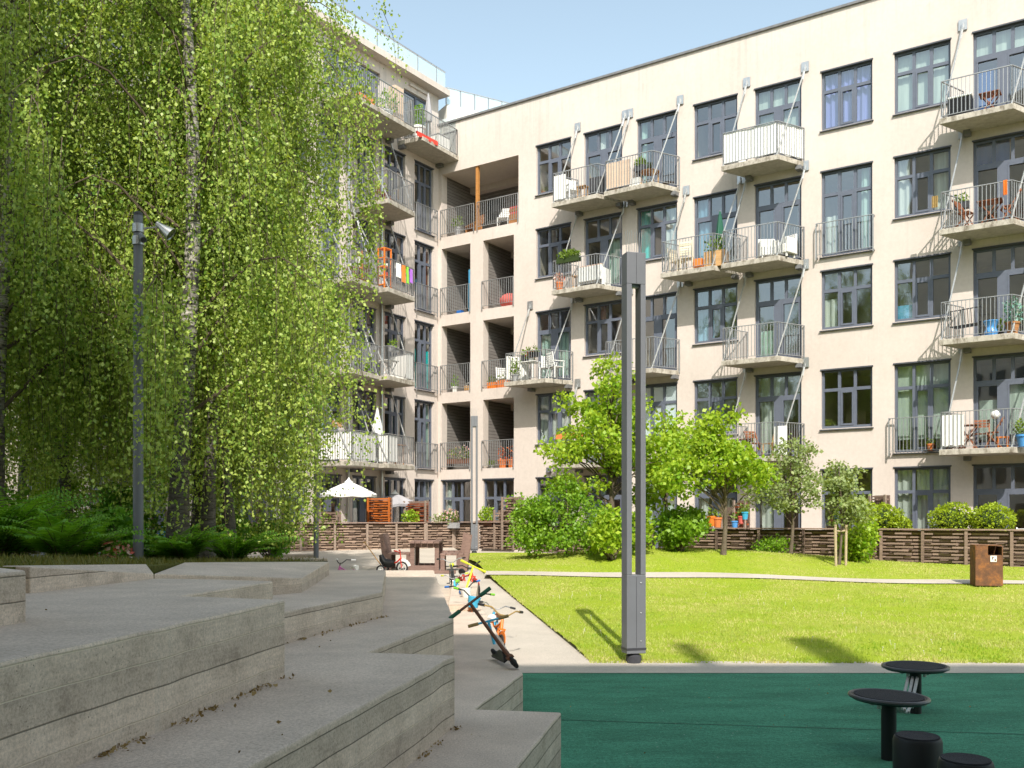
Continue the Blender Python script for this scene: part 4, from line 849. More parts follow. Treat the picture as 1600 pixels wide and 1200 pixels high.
bush('green_shrub', 'upright green shrub behind the staked apple tree, against the fence', (8.45, 23.1, 1.15), (.5,.45,.72), 2400, .085, 'maple_leaf', zb=lawn_z(8.45, 23.1), nb=12)
bush('green_shrub', 'yellowish shrub spilling over the fence top right of the young apple tree', (8.85, 24.0, 1.75), (.45,.45,.42), 1700, .07, 'box_leaf', zb=lawn_z(8.85, 24.0), nb=10)
bush('green_shrub', 'sparse low shrub under the forked apple tree at the fence foot', (6.75, 24.7, .95), (.6,.4,.35), 900, .08, 'shrub_leaf', zb=lawn_z(6.75, 24.7), nb=8)

# ================================================================== woven slat fences
def slat_wall(mb, a, b, z0, h, pitch=.088, th=.046, seg=(.40, .46), depth=.034, lift=None):
    a, b = Vector((a[0], a[1], 0)), Vector((b[0], b[1], 0)); L = (b-a).length; d = (b-a)/L; nrm = Vector((d.y, -d.x, 0)); ang = math.atan2(d.y, d.x); r_ = 0; z = z0+.05
    while z < z0+h-.03:
        u = -.21 if r_ % 2 else 0.0; k = r_ % 2
        while u < L:
            s = rnd.uniform(*seg); u0, u1 = max(0, u), min(L, u+s)
            if u1-u0 > .05:
                c = a+d*(u0+u1)/2 + nrm*(depth if k % 2 else -depth)*rnd.uniform(.7, 1.2); mb.box((c.x, c.y, z+rnd.uniform(-.006, .006)), (u1-u0-.008, .05, th*rnd.uniform(.85, 1.1)), ang)
            u += s; k += 1
        z += pitch; r_ += 1
def fence(label, pts, z0f, h, mat_='slat', pm='post_wood', cap=True, step=1.5, group='woven slat fences', back=True, name='slat_fence'):
    c = Vector((pts[0][0], pts[0][1], z0f(pts[0])))
    t = thing(name, label, 'fence', c, group=group); sm = MB(); cp = MB(); bk = MB()
    for a, b in zip(pts, pts[1:]):
        z0 = (z0f(a)+z0f(b))/2; L = math.dist(a, b); n_ = max(1, round(L/step)); d = Vector((b[0]-a[0], b[1]-a[1], 0)).normalized(); ang = math.atan2(d.y, d.x); nrm = Vector((d.y, -d.x, 0))
        slat_wall(sm, a, b, z0, h)
        for i in range(n_+1):
            p = Vector((a[0], a[1], 0))+d*(L*i/n_)+nrm*.075
            q = MB().box((p.x, p.y, z0+h/2), (.07, .045, h), ang); q.build('post', M[pm], t, off=c)
        if cap: m_ = (Vector((a[0], a[1], 0))+Vector((b[0], b[1], 0)))/2; cp.box((m_.x, m_.y, z0+h+.02), (L+.02, .24, .035), ang)
        if back: m_ = (Vector((a[0], a[1], 0))+Vector((b[0], b[1], 0)))/2-nrm*.11; bk.box((m_.x, m_.y, z0+h/2), (L, .02, h-.02), ang)
    sm.build('slats', M[mat_], t, off=c)
    if cap: cp.build('cap_rail', M['slat_dark'], t, off=c)
    if back: bk.build('backing', M['slat_dark'], t, off=c)
    return t
def fx(Y): return (fence_x(Y), Y)
gnd = lambda p: min(gz(p[1]), .60)
fence('long dark woven slat fence along the lawn under the box balls', [fx(28.4), fx(27.4), fx(26.0), fx(24.3), fx(22.6), fx(20.9)], lambda p: .42, .93, 'slat_dark', 'slat_dark', step=1.2)
zl = lambda p: .55
fence('curved woven slat fence behind the far slotted lamp column', [(-3.05,33.6),(-2.1,34.1),(-1.2,34.0),(-.3,33.4),(.1,32.8)], zl, .95, step=.9)
fence('long woven slat fence behind the picnic table', [(-11.6,29.6),(-9.2,30.6),(-7.0,31.4),(-5.0,32.6),(-3.1,33.5)], zl, .93, step=1.1)
fence('woven slat fence partly hidden by the dark shrubs', [(.35,31.9),(1.4,31.3),(2.6,30.2),(4.3,28.9)], zl, .85, step=1.0)
def screen(label, a, b, z0, h, m, **kw):
    return fence(label, [a, b], lambda p: z0, h, m, 'post_wood' if m != 'slat_orange' else 'slat_orange', cap=False, group='terrace divider screens', name='slat_screen', step=1.2, **kw)
def P2(px, Y): return ((px-800)/F*Y, Y)
screen('bright orange slatted divider screen between the two open parasols', P2(577, 34.5), P2(610, 34.0), .55, 1.85, 'slat_orange')
screen('brown-orange slatted divider screen under the grey parasol', P2(634, 35.5), P2(667, 34.6), .55, 1.75, 'slat_red')
screen('low weathered divider screen left of the white parasol pole', P2(500, 33), P2(529, 32.5), .55, 1.35, 'slat')
screen('tall stepped slatted screen at the right end of the curved fence', P2(787, 33.2), P2(814, 32.6), .55, 1.85, 'slat')
screen('middle step of the slatted screen beside the lime green planter', P2(775, 33.6), P2(787, 33.25), .55, 1.40, 'slat')
screen('dark slatted divider screen behind the yellow-green tree', P2(1130, 29.4), P2(1149, 28.9), .45, 1.55, 'slat_dark')
screen('red-brown slatted screen hung with colourful flower pots', P2(1150, 28.9), P2(1167, 28.4), .45, 1.75, 'slat_red')
screen('stepped grey slatted screen left of the first box ball, upper piece', P2(1362, 26.5), P2(1386, 26.0), .45, 1.85, 'slat_dark')
screen('lower stepped slatted screen behind the yellowish shrub', P2(1345, 26.9), P2(1362, 26.55), .45, 1.35, 'slat_dark')
# box balls in planters behind the long fence
def box_ball(label, px, Y, r, zt):
    X = (px-800)/F*Y; t = thing('box_ball', label, 'shrub', (X, Y, zt-2*r*.86), group='clipped box balls behind the fence')
    MB().sphere((0,0,r*.86), r*.72, 14, 9, (1,1,.86), .06).build('branch', M['olive'], t, smooth=True)  # added solid dark core behind the leaf shell, no real branches
    leaf_ball(t, 'foliage', (0,0,r*.86), (r*1.06, r*1.06, r*.92), int(5200*r), .055, M['box_leaf'], shell=.78, W=.45, lump=.10); return t
box_ball('dull green box ball beside a smaller one, left of the white curtained door', 1379, 25.7, .49, 2.02)
box_ball('small olive box ball leaning on its larger neighbour', 1406, 25.4, .28, 1.68)
box_ball('large yellow-green box ball, the middle one along the fence', 1488, 24.5, .53, 2.03)
box_ball('yellow-green box ball at the right, above the rusty litter bin', 1550, 23.9, .48, 1.98)
for px, Y, w_, lb_ in ((1390, 25.55, 1.3, 'dark wooden planter under the two left box balls'), (1520, 24.2, 2.2, 'dark wooden planter under the two right box balls')):
    X = (px-800)/F*Y; o = MB(); o.box((0,0,.45), (w_,.5,.9), RA); o.box((0,0,.915), (w_+.06,.56,.03), RA); o = o.build('planter_box', M['slat_dark']); o.location = (X, Y+.05, .42); tag(o, lb_, 'planter', 'dark planters behind the fence')
# ================================================================== lamps
def slot_lamp(label, X, Y, z0, rz):
    t = thing('slotted_lamp_column', label, 'lamp column', (X, Y, z0), rz, 'slotted lamp columns'); H = 4.6; w_, d_ = .115, .085
    q = MB(); q.bb(-w_, w_, -d_, d_, H-.36, H); q.bb(-w_, -w_+.062, -d_, d_, .95, H-.36); q.bb(w_-.062, w_, -d_, d_, .95, H-.36); q.bb(-w_, w_, -d_, d_, .06, .95)
    q.build('column', M['lamp'], t, bevel=.006)
    MB().bb(-w_+.064, w_-.064, -.03, .03, H-.385, H-.362).build('light_strip', M['white'], t)
    q = MB(); q.bb(-w_-.004, w_+.004, -d_-.004, d_+.004, .10, .125); q.build('access_panel_joint', M['lamp_dark'], t)
    q = MB(); q.bb(-.002, .002, -d_-.0025, -d_-.0005, .13, .93); q.bb(-.002, .002, -d_-.0025, -d_-.0005, H-.35, H-.01); q.build('seam', M['lamp_dark'], t)
    for zz in (.2, .52, .86): MB().lathe([(.009,0),(.009,.004),(.004,.006)], (.055,-d_,zz), 10, Matrix.Rotation(R(90), 3, 'X')).build('bolt', M['alu'], t)
    MB().lathe([(.09,-.05),(.09,.03),(.06,.05),(.06,.06)]).build('foot', M['lamp_dark'], t, smooth=True)
    q = MB(); [q.bar((x, y, H), (x*1.25, y, H+.26), .006) for x in (-.07, -.03, .02, .07) for y in (-.03, .03)]; q.build('bird_spikes', M['alu'], t)
    return t
lx, ly, _ = gp(990, 1024, .09)
slot_lamp('nearest tall grey lamp column with a long slot, standing at the lawn edge', lx, ly, .06, .26)
slot_lamp('far slotted lamp column, small, by the curved fence beside the wooden chairs', (741-800)/F*32.0, 32.0, .50, .1)
def pole(label, px, Y, H, r, lights):
    X = (px-800)/F*Y; z0 = grove_z(X, Y)-.04 if X < grove_right(Y) else gz(Y); t = thing('floodlight_pole', label, 'lamp post', (X, Y, z0), 0, 'round grey lamp posts')
    MB().tube([(0,0,0),(0,0,H*.55),(0,0,H)], [r,r*.95,r*.9], 16).build('pole', M['lamp'], t, smooth=True)
    q = MB(); q.lathe([(r*1.8,0),(r*1.8,.03),(r*1.1,.05)]); 
    for k in range(6): q.bb(math.cos(k*1.05)*r*1.5-.02, math.cos(k*1.05)*r*1.5+.02, math.sin(k*1.05)*r*1.5-.02, math.sin(k*1.05)*r*1.5+.02, .03, .06)
    q.build('base_flange', M['lamp_dark'], t)
    for (zz, a, kind) in lights:
        d = Vector((math.cos(a), math.sin(a), 0)); hd = MB()
        q = MB(); q.lathe([(r*1.15,zz-.05),(r*1.15,zz+.05)], n=16); q.bar(tuple(d*r+Vector((0,0,zz))), tuple(d*(.26 if kind else .12)+Vector((0,0,zz+.03))), .018); c_ = q.build('bracket', M['alu'], t)
        ax = (d*.8+Vector((0,0,-.62))).normalized(); M3 = ax.to_track_quat('Z', 'Y').to_matrix()
        hd.lathe([(.03,-.06),(.04,0),(.085,.15),(.08,.15),(.035,.02)] if kind else [(.03,-.04),(.035,0),(.04,.10),(.035,.10)], tuple(d*(.26 if kind else .12)+Vector((0,0,zz+.03))), 18, M3); h_ = hd.build('floodlight', M['alu'] if kind else M['lamp'], t, smooth=True)
        lens = MB(); lens.lathe([(.072,.136),(.072,.142)] if kind else [(.03,.101),(.03,.104)], tuple(d*(.26 if kind else .12)+Vector((0,0,zz+.03))), 18, M3); lens.build('lens', M['facing_glass'], h_)
    q = MB(); q.lathe([(r*.92,H),(r*.92,H+.03),(r*.5,H+.05)]); q.build('cap', M['lamp_dark'], t, smooth=True)
pole('tall grey post with floodlights on top, standing in the dull grass among the ferns', 216, 11.3, 4.2, .06, [(4.05,.1,1),(3.9,-.9,0)])
pole('thin dark post rising out of the birch twigs, left of the two rear posts', 423, 23.0, 4.9, .065, [(4.6,.3,0)])
pole('thin dark post with a lamp head at the right rim of the birch grove', 494, 23.5, 4.55, .065, [(4.35,2.4,0),(4.45,.6,0)])

# ================================================================== play equipment on the green floor
def spin_disc(label, X, Y, h, r, tilt):
    t = thing('stepping_disc', label, 'play disc', (X, Y, 0), 0, 'round stepping discs on posts')
    MB().tube([(0,0,-.02),(0,0,h-.03)], .05, 20).build('post', M['black'], t, smooth=True)
    Mt = Matrix.Rotation(tilt, 3, 'Y')
    d = MB(); d.lathe([(.05,-.045),(r*.92,-.018),(r,0),(r,.012),(r*.9,.016)], (0,0,h), 40, Mt); d_ = d.build('disc', M['black'], t, smooth=True)
    MB().tube([Mt @ Vector((r*math.cos(2*math.pi*k/40), r*math.sin(2*math.pi*k/40), .008))+Vector((0,0,h)) for k in range(40)], .014, 8, True).build('rim', M['darkrim'], d_, smooth=True)
    MB().lathe([(r*.90,.014),(r*.90,.021),(.01,.022)], (0,0,h), 40, Mt).build('tread', M['rubber_black'], d_)
    q = MB()
    for k in range(5): a = k*1.256; q.lathe([(.016,-.05),(.016,-.02)], (.11*math.cos(a), .11*math.sin(a), h-.01), 8)
    q.build('bolt', M['alu'], t)
    return t
D1, D2 = (2.58, 6.5, .42), (3.42, 8.05, .385)
spin_disc('nearer black round stepping disc on a post, slightly tilted', *D1, .253, .03)
spin_disc('farther black round stepping disc, behind near the pale path edge', *D2, .258, -.01)
t = thing('rope_link', 'three grey ropes hanging between the two black stepping discs', 'rope', (3.0, 7.2, .3))
a, b = Vector(D1), Vector(D2); sd = (b-a).cross(Vector((0,0,1))).normalized()
for k in (-1, 0, 1):
    MB().tube([a.lerp(b, .12+.76*s)+sd*.035*k+Vector((0,0,-.06-.16*math.sin(math.pi*s))) for s in np.linspace(0, 1, 9)], .013, 8).build('rope', M['rope'], t, smooth=True, off=(3.0,7.2,.3))
q = MB()
for s in (.2, .4, .6, .8):
    c_ = a.lerp(b, .12+.76*s)+Vector((0,0,-.06-.16*math.sin(math.pi*s))); q.bar(tuple(c_-sd*.06), tuple(c_+sd*.06), .02)
q.build('cross_clamp', M['alu'], t, off=(3.0,7.2,.3))
for X, Y, h, lb_ in ((2.41, 5.64, .36, 'black granular rubber stepping stump, the taller left one of the pair'), (2.40, 5.02, .38, 'black rubber stepping stump cut by the lower picture edge')):
    t = thing('rubber_stump', lb_, 'stepping stump', (X, Y, 0), 0, 'black rubber stumps')
    MB().lathe([(.135,0),(.138,.1),(.138,h-.03),(.130,h-.008),(.118,h-.004)], n=36).build('side_wall', M['black'], t, smooth=True); MB().lathe([(.124,h-.003),(.122,h+.002),(.02,h-.006)], n=36).build('tread', M['rubber_black'], t)
# seam lines in the rubber floor
q = MB(); q.add([(-.2,7.85,.003),(-.2,7.865,.003),(12,6.05,.003),(12,6.035,.003)], [(0,1,2,3)]); tag(q.build('floor_seam', M['dark_green']), kind='structure')

# ================================================================== litter bin
X, Y, z = gp(1541, 909, .40); t = thing('litter_bin', 'rusty steel litter bin with slanted opening and small white sticker by the lawn path', 'bin', (X, Y, lawn_z(X, Y)+.015), -.2)
q = MB(); w_, d_, h = .25, .2, .80
q.prism([(-w_,-d_),(w_,-d_),(w_,d_),(-w_,d_)], 0, .60); q.bb(-w_, -w_+.02, -d_, d_, .60, h); q.bb(w_-.02, w_, -d_, d_, .60, h-.03); q.bb(-w_+.02, w_-.02, d_-.02, d_, .60, h); q.bb(-w_+.02, w_-.02, -d_, d_-.02, h-.02, h)
q.prism([(-w_+.02,-d_),(-.02,-d_),(-w_+.02,-d_+.012)], .6, .8)
q.build('body', M['corten'], t, bevel=.004)
MB().bb(-w_+.03, w_-.03, -d_+.04, d_-.03, .601, .605).build('liner', M['black'], t)
s_ = MB().bb(.02, .135, -d_-.006, -d_-.001, .60-.13, .60-.01).build('sticker', M['white'], t)
q = MB(); q.sphere((.06,-d_-.008,.60-.035), .011, 8, 6, (1,.2,1)); q.bar((.062,-d_-.008,.565),(.058,-d_-.008,.515),.016,.004); q.bar((.062,-d_-.008,.56),(.095,-d_-.008,.55),.008,.004); q.bb(.095,.12,-d_-.010,-d_-.007,.49,.525); q.build('pictogram', M['corten'], s_)

# ================================================================== picnic group
def boards(mb, x0, x1, y0, y1, z, n_, t_=.045, along='y'):
    for i in range(n_):
        if along == 'y': a = x0+(x1-x0)*i/n_; mb.bb(a+.006, a+(x1-x0)/n_-.006, y0, y1, z-t_, z)
        else: a = y0+(y1-y0)*i/n_; mb.bb(x0, x1, a+.006, a+(y1-y0)/n_-.006, z-t_, z)
PY = 23.0; pz = gz(PY)+.005
X = (667-800)/F*PY
t = thing('picnic_table', 'brown wooden table of thick planks between chunky chairs', 'table', (X, PY, pz))
q = MB(); boards(q, -.36, .36, -.75, .75, .70, 5); q.build('tabletop', M['picnic'], t)
for sy in (-1, 1):
    for sx in (-1, 1): MB().bb(sx*.29-.05, sx*.29+.05, sy*.58-.06, sy*.58+.06, 0, .655).build('leg', M['picnic'], t)
    [MB().bb(-.24, .24, sy*.58-.05, sy*.58+.05, za, zb).build('cross_beam', M['picnic'], t) for za, zb in ((.015, .13), (.56, .655))]
def plank_chair(label, X, Y, rz, w_=.55):
    t = thing('plank_chair', label, 'chair', (X, Y, gz(Y)+.005), rz, 'chunky wooden chairs at the picnic table')
    q = MB(); boards(q, -.28, .28, -w_/2, w_/2, .42, 4, .045, 'y'); q.build('seat', M['picnic'], t)
    q = MB()
    for i in range(max(2, round(w_/.2))):
        n_ = max(2, round(w_/.2)); y0 = -w_/2+w_*i/n_
        q.hexa([(-.30,y0+.008,.30),(-.26,y0+.008,.30),(-.26,y0+w_/n_-.008,.30),(-.30,y0+w_/n_-.008,.30),(-.42,y0+.008,.88),(-.38,y0+.008,.88),(-.38,y0+w_/n_-.008,.88),(-.42,y0+w_/n_-.008,.88)])
    q.build('backrest', M['picnic'], t)
    for sx in (-.24, .22):
        for sy in (-1, 1): MB().bb(sx-.05, sx+.05, sy*(w_/2-.05)-.045, sy*(w_/2-.05)+.045, 0, .374).build('leg', M['picnic'], t)
    for sy in (-1, 1): MB().hexa([(-.36,sy*(w_/2+.022)-.02,0),(-.26,sy*(w_/2+.022)-.02,0),(-.26,sy*(w_/2+.022)+.02,0),(-.36,sy*(w_/2+.022)+.02,0),(-.46,sy*(w_/2+.022)-.02,.86),(-.36,sy*(w_/2+.022)-.02,.86),(-.36,sy*(w_/2+.022)+.02,.86),(-.46,sy*(w_/2+.022)+.02,.86)]).build('side_plank', M['picnic'], t)
plank_chair('broad brown plank chair left of the picnic table, behind the red tricycle', (627-800)/F*PY, PY, 0, .9)
plank_chair('front brown plank chair on the right side of the picnic table', (707-800)/F*(PY-.3), PY-.3, math.pi, .5)
plank_chair('rear brown plank chair on the right side of the picnic table', (702-800)/F*(PY+.65), PY+.65, math.pi, .5)
X, Y, z = gp(675, 896, gz(22.2)); tag(MB().bb(X-.9, X+.55, Y-.06, Y+.06, gz(22.2), gz(22.2)+.07).build('timber_sill', M['picnic']), 'low wooden sleeper on the paving in front of the picnic table', 'sleeper')
X, Y, z = gp(684, 893, gz(21.6)); q = MB(); q.lathe([(.035,0),(.035,.01),(.028,.012)]); q.tube([(0,0,0),(0,0,.40)], .028, 12); q.lathe([(.028,.40),(.02,.42)]); o = q.build('steel_bollard', M['alu'], smooth=True); o.location = (X, Y, gz(Y)+.004); tag(o, 'short bright steel bollard in front of the picnic table', 'bollard')
X, Y, z = gp(566, 884, gz(22)); o = MB().bb(-.6,.35,-.12,.12,0,.32).build('low_kerb_block', M['concrete'], bevel=.02); o.location = ((470-800)/F*24, 24, gz(24)); tag(o, 'low pale concrete block at the grove end behind the pink bike', 'block')

# ================================================================== wheels, bikes, scooters
def ring(c, r, t_, axis='y', n_=20, m_=6):
    return [Vector((c[0]+r*math.cos(2*math.pi*k/n_), c[1], c[2]+r*math.sin(2*math.pi*k/n_))) for k in range(n_)]
def wheel(par, x, r, rim='white', th=.022, y=0, name='wheel', tyre='tyre'):
    q = MB().tube(ring((x,y,r), r-th, 0), th, 7, True); w_ = q.build(name, M[tyre], par, smooth=True)
    q = MB().tube(ring((x,y,r), r-2*th-.008, 0), .011, 6, True)
    for k in range(8): a = k*math.pi/4; q.bar((x,y,r), (x+(r-2*th)*math.cos(a), y, r+(r-2*th)*math.sin(a)), .007)
    q.lathe([(.02,-.03),(.02,.03)], (x,y,r), 8, Matrix.Rotation(R(90), 3, 'X')); q.build('rim', M[rim], w_)
def kids_bike(label, loc, rz, lean, fm, grip, seat='black', s=1.0, rim='alu', basket=None, hb='black', guard=True, group='children bikes along the steps'):
    t = thing('kids_bike', label, 'bicycle', loc, rz, group, rx=lean); t.scale = (s*.88,)*3
    r = .17; wheel(t, -.36, r, rim); wheel(t, .36, r, rim)
    q = MB(); q.tube([(-.36,.045,r),(-.14,.02,.42)], .011, 6); q.tube([(-.36,-.045,r),(-.14,-.02,.42)], .011, 6); q.tube([(-.36,.045,r),(-.06,.03,.17)], .011, 6); q.tube([(-.36,-.045,r),(-.06,-.03,.17)], .011, 6)
    q.tube([(-.06,0,.16),(-.15,0,.46)], .016, 8); q.tube([(-.06,0,.17),(.12,0,.30),(.27,0,.47)], .021, 8); q.tube([(-.13,0,.38),(.10,0,.42),(.27,0,.50)], .018, 8); q.tube([(.25,0,.52),(.29,0,.40)], .022, 8)
    q.build('frame', M[fm], t, smooth=True)
    q = MB(); q.tube([(.29,.04,.40),(.36,.045,r)], .012, 6); q.tube([(.29,-.04,.40),(.36,-.045,r)], .012, 6); q.bb(.26,.32,-.05,.05,.385,.41); q.build('fork', M[fm], t)
    q = MB(); q.tube([(-.24,0,.485),(-.17,0,.50),(-.06,0,.485)], [.062,.055,.022], 8); q.tube([(-.155,0,.44),(-.16,0,.49)], .012, 6); q.build('saddle', M[seat], t, smooth=True)
    q = MB(); q.tube([(.26,0,.50),(.25,0,.58)], .013, 6); q.tube([(.14,.26,.66),(.22,.17,.66),(.25,.06,.58),(.25,-.06,.58),(.22,-.17,.66),(.14,-.26,.66)], .011, 6); hb_ = q.build('handlebar', M[hb], t, smooth=True)
    for sg in (-1, 1): MB().tube([(.15,sg*.25,.66),(.07,sg*.315,.66)], .019, 8).build('grip', M[grip], hb_, smooth=True)
    q = MB(); q.lathe([(.06,-.006),(.06,.006)], (-.06,-.04,.17), 14, Matrix.Rotation(R(90), 3, 'X')); q.bar((-.06,-.06,.17),(.02,-.06,.10),.014); q.bar((-.06,.06,.17),(-.14,.06,.24),.014); q.bb(-.02,.06,-.13,-.06,.09,.11); q.bb(-.18,-.10,.06,.13,.23,.25); q.build('crank', M['darkrim'], t)
    if guard:
        q = MB(); 
        for x in (-.36, .36):
            ps = [(x+(r+.02)*math.cos(a), 0, r+(r+.02)*math.sin(a)) for a in np.linspace(.4, 2.6, 8)]
            for p0, p1 in zip(ps, ps[1:]): q.bar(p0, p1, .05, .006, up=(0,1,0)) 
        q.build('mudguard', M[fm], t)
    if basket:
        q = MB(); q.lathe([(.075,.44),(.10,.60),(.094,.60),(.07,.45)], (.40,0,0), 12); q.build('basket', M[basket], t, smooth=True)
    return t
def scooter(label, loc, rz, lean, sm, grip, deck='black', s=1.0, pitch=0, group='children scooters along the steps'):
    t = thing('kick_scooter', label, 'scooter', loc, rz, group, rx=lean, ry=pitch); t.scale = (s,)*3
    wheel(t, -.34, .07, 'darkrim', .02); wheel(t, .30, .075, 'darkrim', .02)
    q = MB(); q.bb(-.30,.14,-.055,.055,.075,.095); q.hexa([(.13,-.05,.075),(.13,.05,.075),(.24,.03,.19),(.24,-.03,.19),(.13,-.05,.095),(.13,.05,.095),(.23,.03,.21),(.23,-.03,.21)]); q.build('deck', M[deck], t)
    q = MB(); q.tube([(.29,0,.10),(.24,0,.24),(.16,0,.80)], [.018,.02,.017], 8); q.bb(.25,.32,-.035,.035,.12,.15); q.build('stem', M[sm], t, smooth=True)
    q = MB(); q.tube([(.16,.24,.80),(.16,-.24,.80)], .014, 8); h_ = q.build('handlebar', M[sm], t, smooth=True)
    for sg in (-1, 1): MB().tube([(.16,sg*.13,.80),(.16,sg*.26,.80)], .021, 8).build('grip', M[grip], h_, smooth=True)
    return t
# they lean along the saw-tooth edge; path ground gz(Y), nose towards the camera
def along(px, Y): return ((px-800)/F*Y, Y, gz(Y)+.006)
scooter('brown-stemmed scooter with dark green grips and black wheels lying nearest, at the step corner', (-.03, 8.1, .41), R(-72), R(35), 'brown', 'dark_green', 'black', .82)
scooter('small blue scooter with gold-brown grips resting on the step edge behind the brown scooter', (-.10, 9.6, .006), R(-82), R(14), 'cyan', 'gold', 'black', .8)
kids_bike('blue child bike with dark saddle behind the scooters, partly hidden', (-.28, 12.1, gz(12.1)+.006), R(100), R(12), 'cyan', 'charcoal', 'brown', .85, hb='alu')
kids_bike('orange child bike with curved chrome handlebar', (-.27, 11.2, gz(11.2)+.006), R(-72), R(-12), 'orange', 'black', 'white', 1.0, hb='gold')
kids_bike('child bike with bright green grips, black handlebar and blue basket', (-.62, 13.0, gz(13)+.006), R(-85), R(-10), 'orange', 'lime', 'black', 1.0, basket='cyan', hb='black')
kids_bike('white and blue child bike behind the green-gripped one', (-.66, 14.3, gz(14.3)+.006), R(-80), R(10), 'white', 'blue', 'blue', .95, basket='white')
scooter('yellow scooter leaning left, seen end on behind the bikes', (-.98, 15.6, gz(15.6)+.006), R(-60), R(-24), 'yellow', 'yellow', 'lime', .95)
kids_bike('light blue balance bike in the middle of the heap', (-.93, 16.4, gz(16.4)+.006), R(-95), R(6), 'cyan', 'yellow', 'lime', .85, hb='alu')
kids_bike('red child bike with a black handlebar near the wooden chairs', (-.80, 17.6, gz(17.6)+.006), R(-60), R(8), 'red', 'black', 'black', 1.0, hb='black', rim='white')
kids_bike('rearmost dark child bike standing in front of the plank chairs', (-1.18, 18.9, gz(18.9)+.006), R(-88), R(3), 'charcoal', 'black', 'yellow', 1.0, hb='alu')
kids_bike('pink child bike with a white saddle behind the top concrete slab', (-3.2, 18.5, gz(18.5)+.006), R(150), R(4), 'pink', 'white', 'white', 1.0, guard=True, group='loose child bikes')
kids_bike('white child bike with a green seat standing far back under the birches', (-7.55, 25.2, gz(25.2)+.01), R(20), R(2), 'white', 'red', 'lime', 1.1, basket='lime', group='loose child bikes')
kids_bike('orange child bike against the fence, seen through the birch trunks', (-8.35, 26.4, gz(26.4)+.01), R(160), R(3), 'orange', 'black', 'black', 1.05, group='loose child bikes')
# red tricycle
X, Y = (615-800)/F*21.9, 21.9; t = thing('tricycle', 'red tricycle with white mudguard, white wheels and a long wooden push stick', 'tricycle', (X, Y, gz(Y)+.005), R(-8))
wheel(t, .20, .145, 'white', .022); wheel(t, -.26, .105, 'white', .02, .17); wheel(t, -.26, .105, 'white', .02, -.17)
q = MB(); q.tube([(-.26,.17,.105),(-.26,-.17,.105)], .014, 8); q.tube([(-.26,0,.12),(-.12,0,.21),(.08,0,.27),(.17,0,.36)], .021, 8); q.build('frame', M['red'], t, smooth=True)
q = MB(); q.tube([(.20,.05,.145),(.18,.05,.33),(.17,0,.38),(.15,0,.50)], .013, 8); q.tube([(.20,-.05,.145),(.18,-.05,.33),(.17,0,.38)], .013, 8); q.build('fork', M['red'], t, smooth=True)
q = MB(); q.tube([(.10,.17,.53),(.15,.06,.50),(.15,-.06,.50),(.10,-.17,.53)], .012, 8); h_ = q.build('handlebar', M['red'], t, smooth=True)
for sg in (-1, 1): MB().tube([(.11,sg*.15,.525),(.07,sg*.22,.54)], .017, 8).build('grip', M['red'], h_, smooth=True)
q = MB(); ps = [(.20+.175*math.cos(a), 0, .145+.175*math.sin(a)) for a in np.linspace(.2, 2.5, 9)]
for p0, p1 in zip(ps, ps[1:]): q.bar(p0, p1, .075, .012, up=(0,1,0))
q.build('mudguard', M['white'], t)
q = MB(); q.tube([(-.20,0,.245),(-.08,0,.235),(.02,0,.255)], [.10,.095,.05], 10); q.tube([(-.20,0,.25),(-.27,0,.33),(-.30,0,.44)], [.09,.075,.05], 10); q.build('saddle', M['black'], t, smooth=True)
q = MB(); q.tube([(-.27,0,.16),(-.72,.1,.72)], .013, 8); q.tube([(-.72,.02,.72),(-.72,.18,.72)], .015, 8); q.build('push_stick', M['pine'], t, smooth=True)
# blue pushchair under the birches
X, Y = -8.6, 23.5; t = thing('pushchair', 'pushchair with a bright blue hood standing beyond the birch trunks', 'pushchair', (X, Y, gz(Y)+.05), R(200))
for x, y in ((-.3,.25),(-.3,-.25),(.32,.0)): wheel(t, x, .14, 'grey', .025, y)
q = MB(); q.tube([(-.3,.25,.14),(.0,.22,.55),(-.45,.22,1.05),(-.45,-.22,1.05),(.0,-.22,.55),(-.3,-.25,.14)], .015, 6); q.tube([(.0,0,.5),(.32,0,.14)], .016, 6); q.build('frame', M['charcoal'], t, smooth=True)
q = MB(); q.hexa([(-.2,-.2,.42),(.28,-.2,.42),(.28,.2,.42),(-.2,.2,.42),(-.32,-.2,.75),(.28,-.2,.55),(.28,.2,.55),(-.32,.2,.75)]); q.build('seat', M['charcoal'], t)
q = MB(); q.sphere((-.12,0,.80), .27, 14, 8, (1,.85,1)); q.build('hood', M['board_blue'], t, smooth=True)

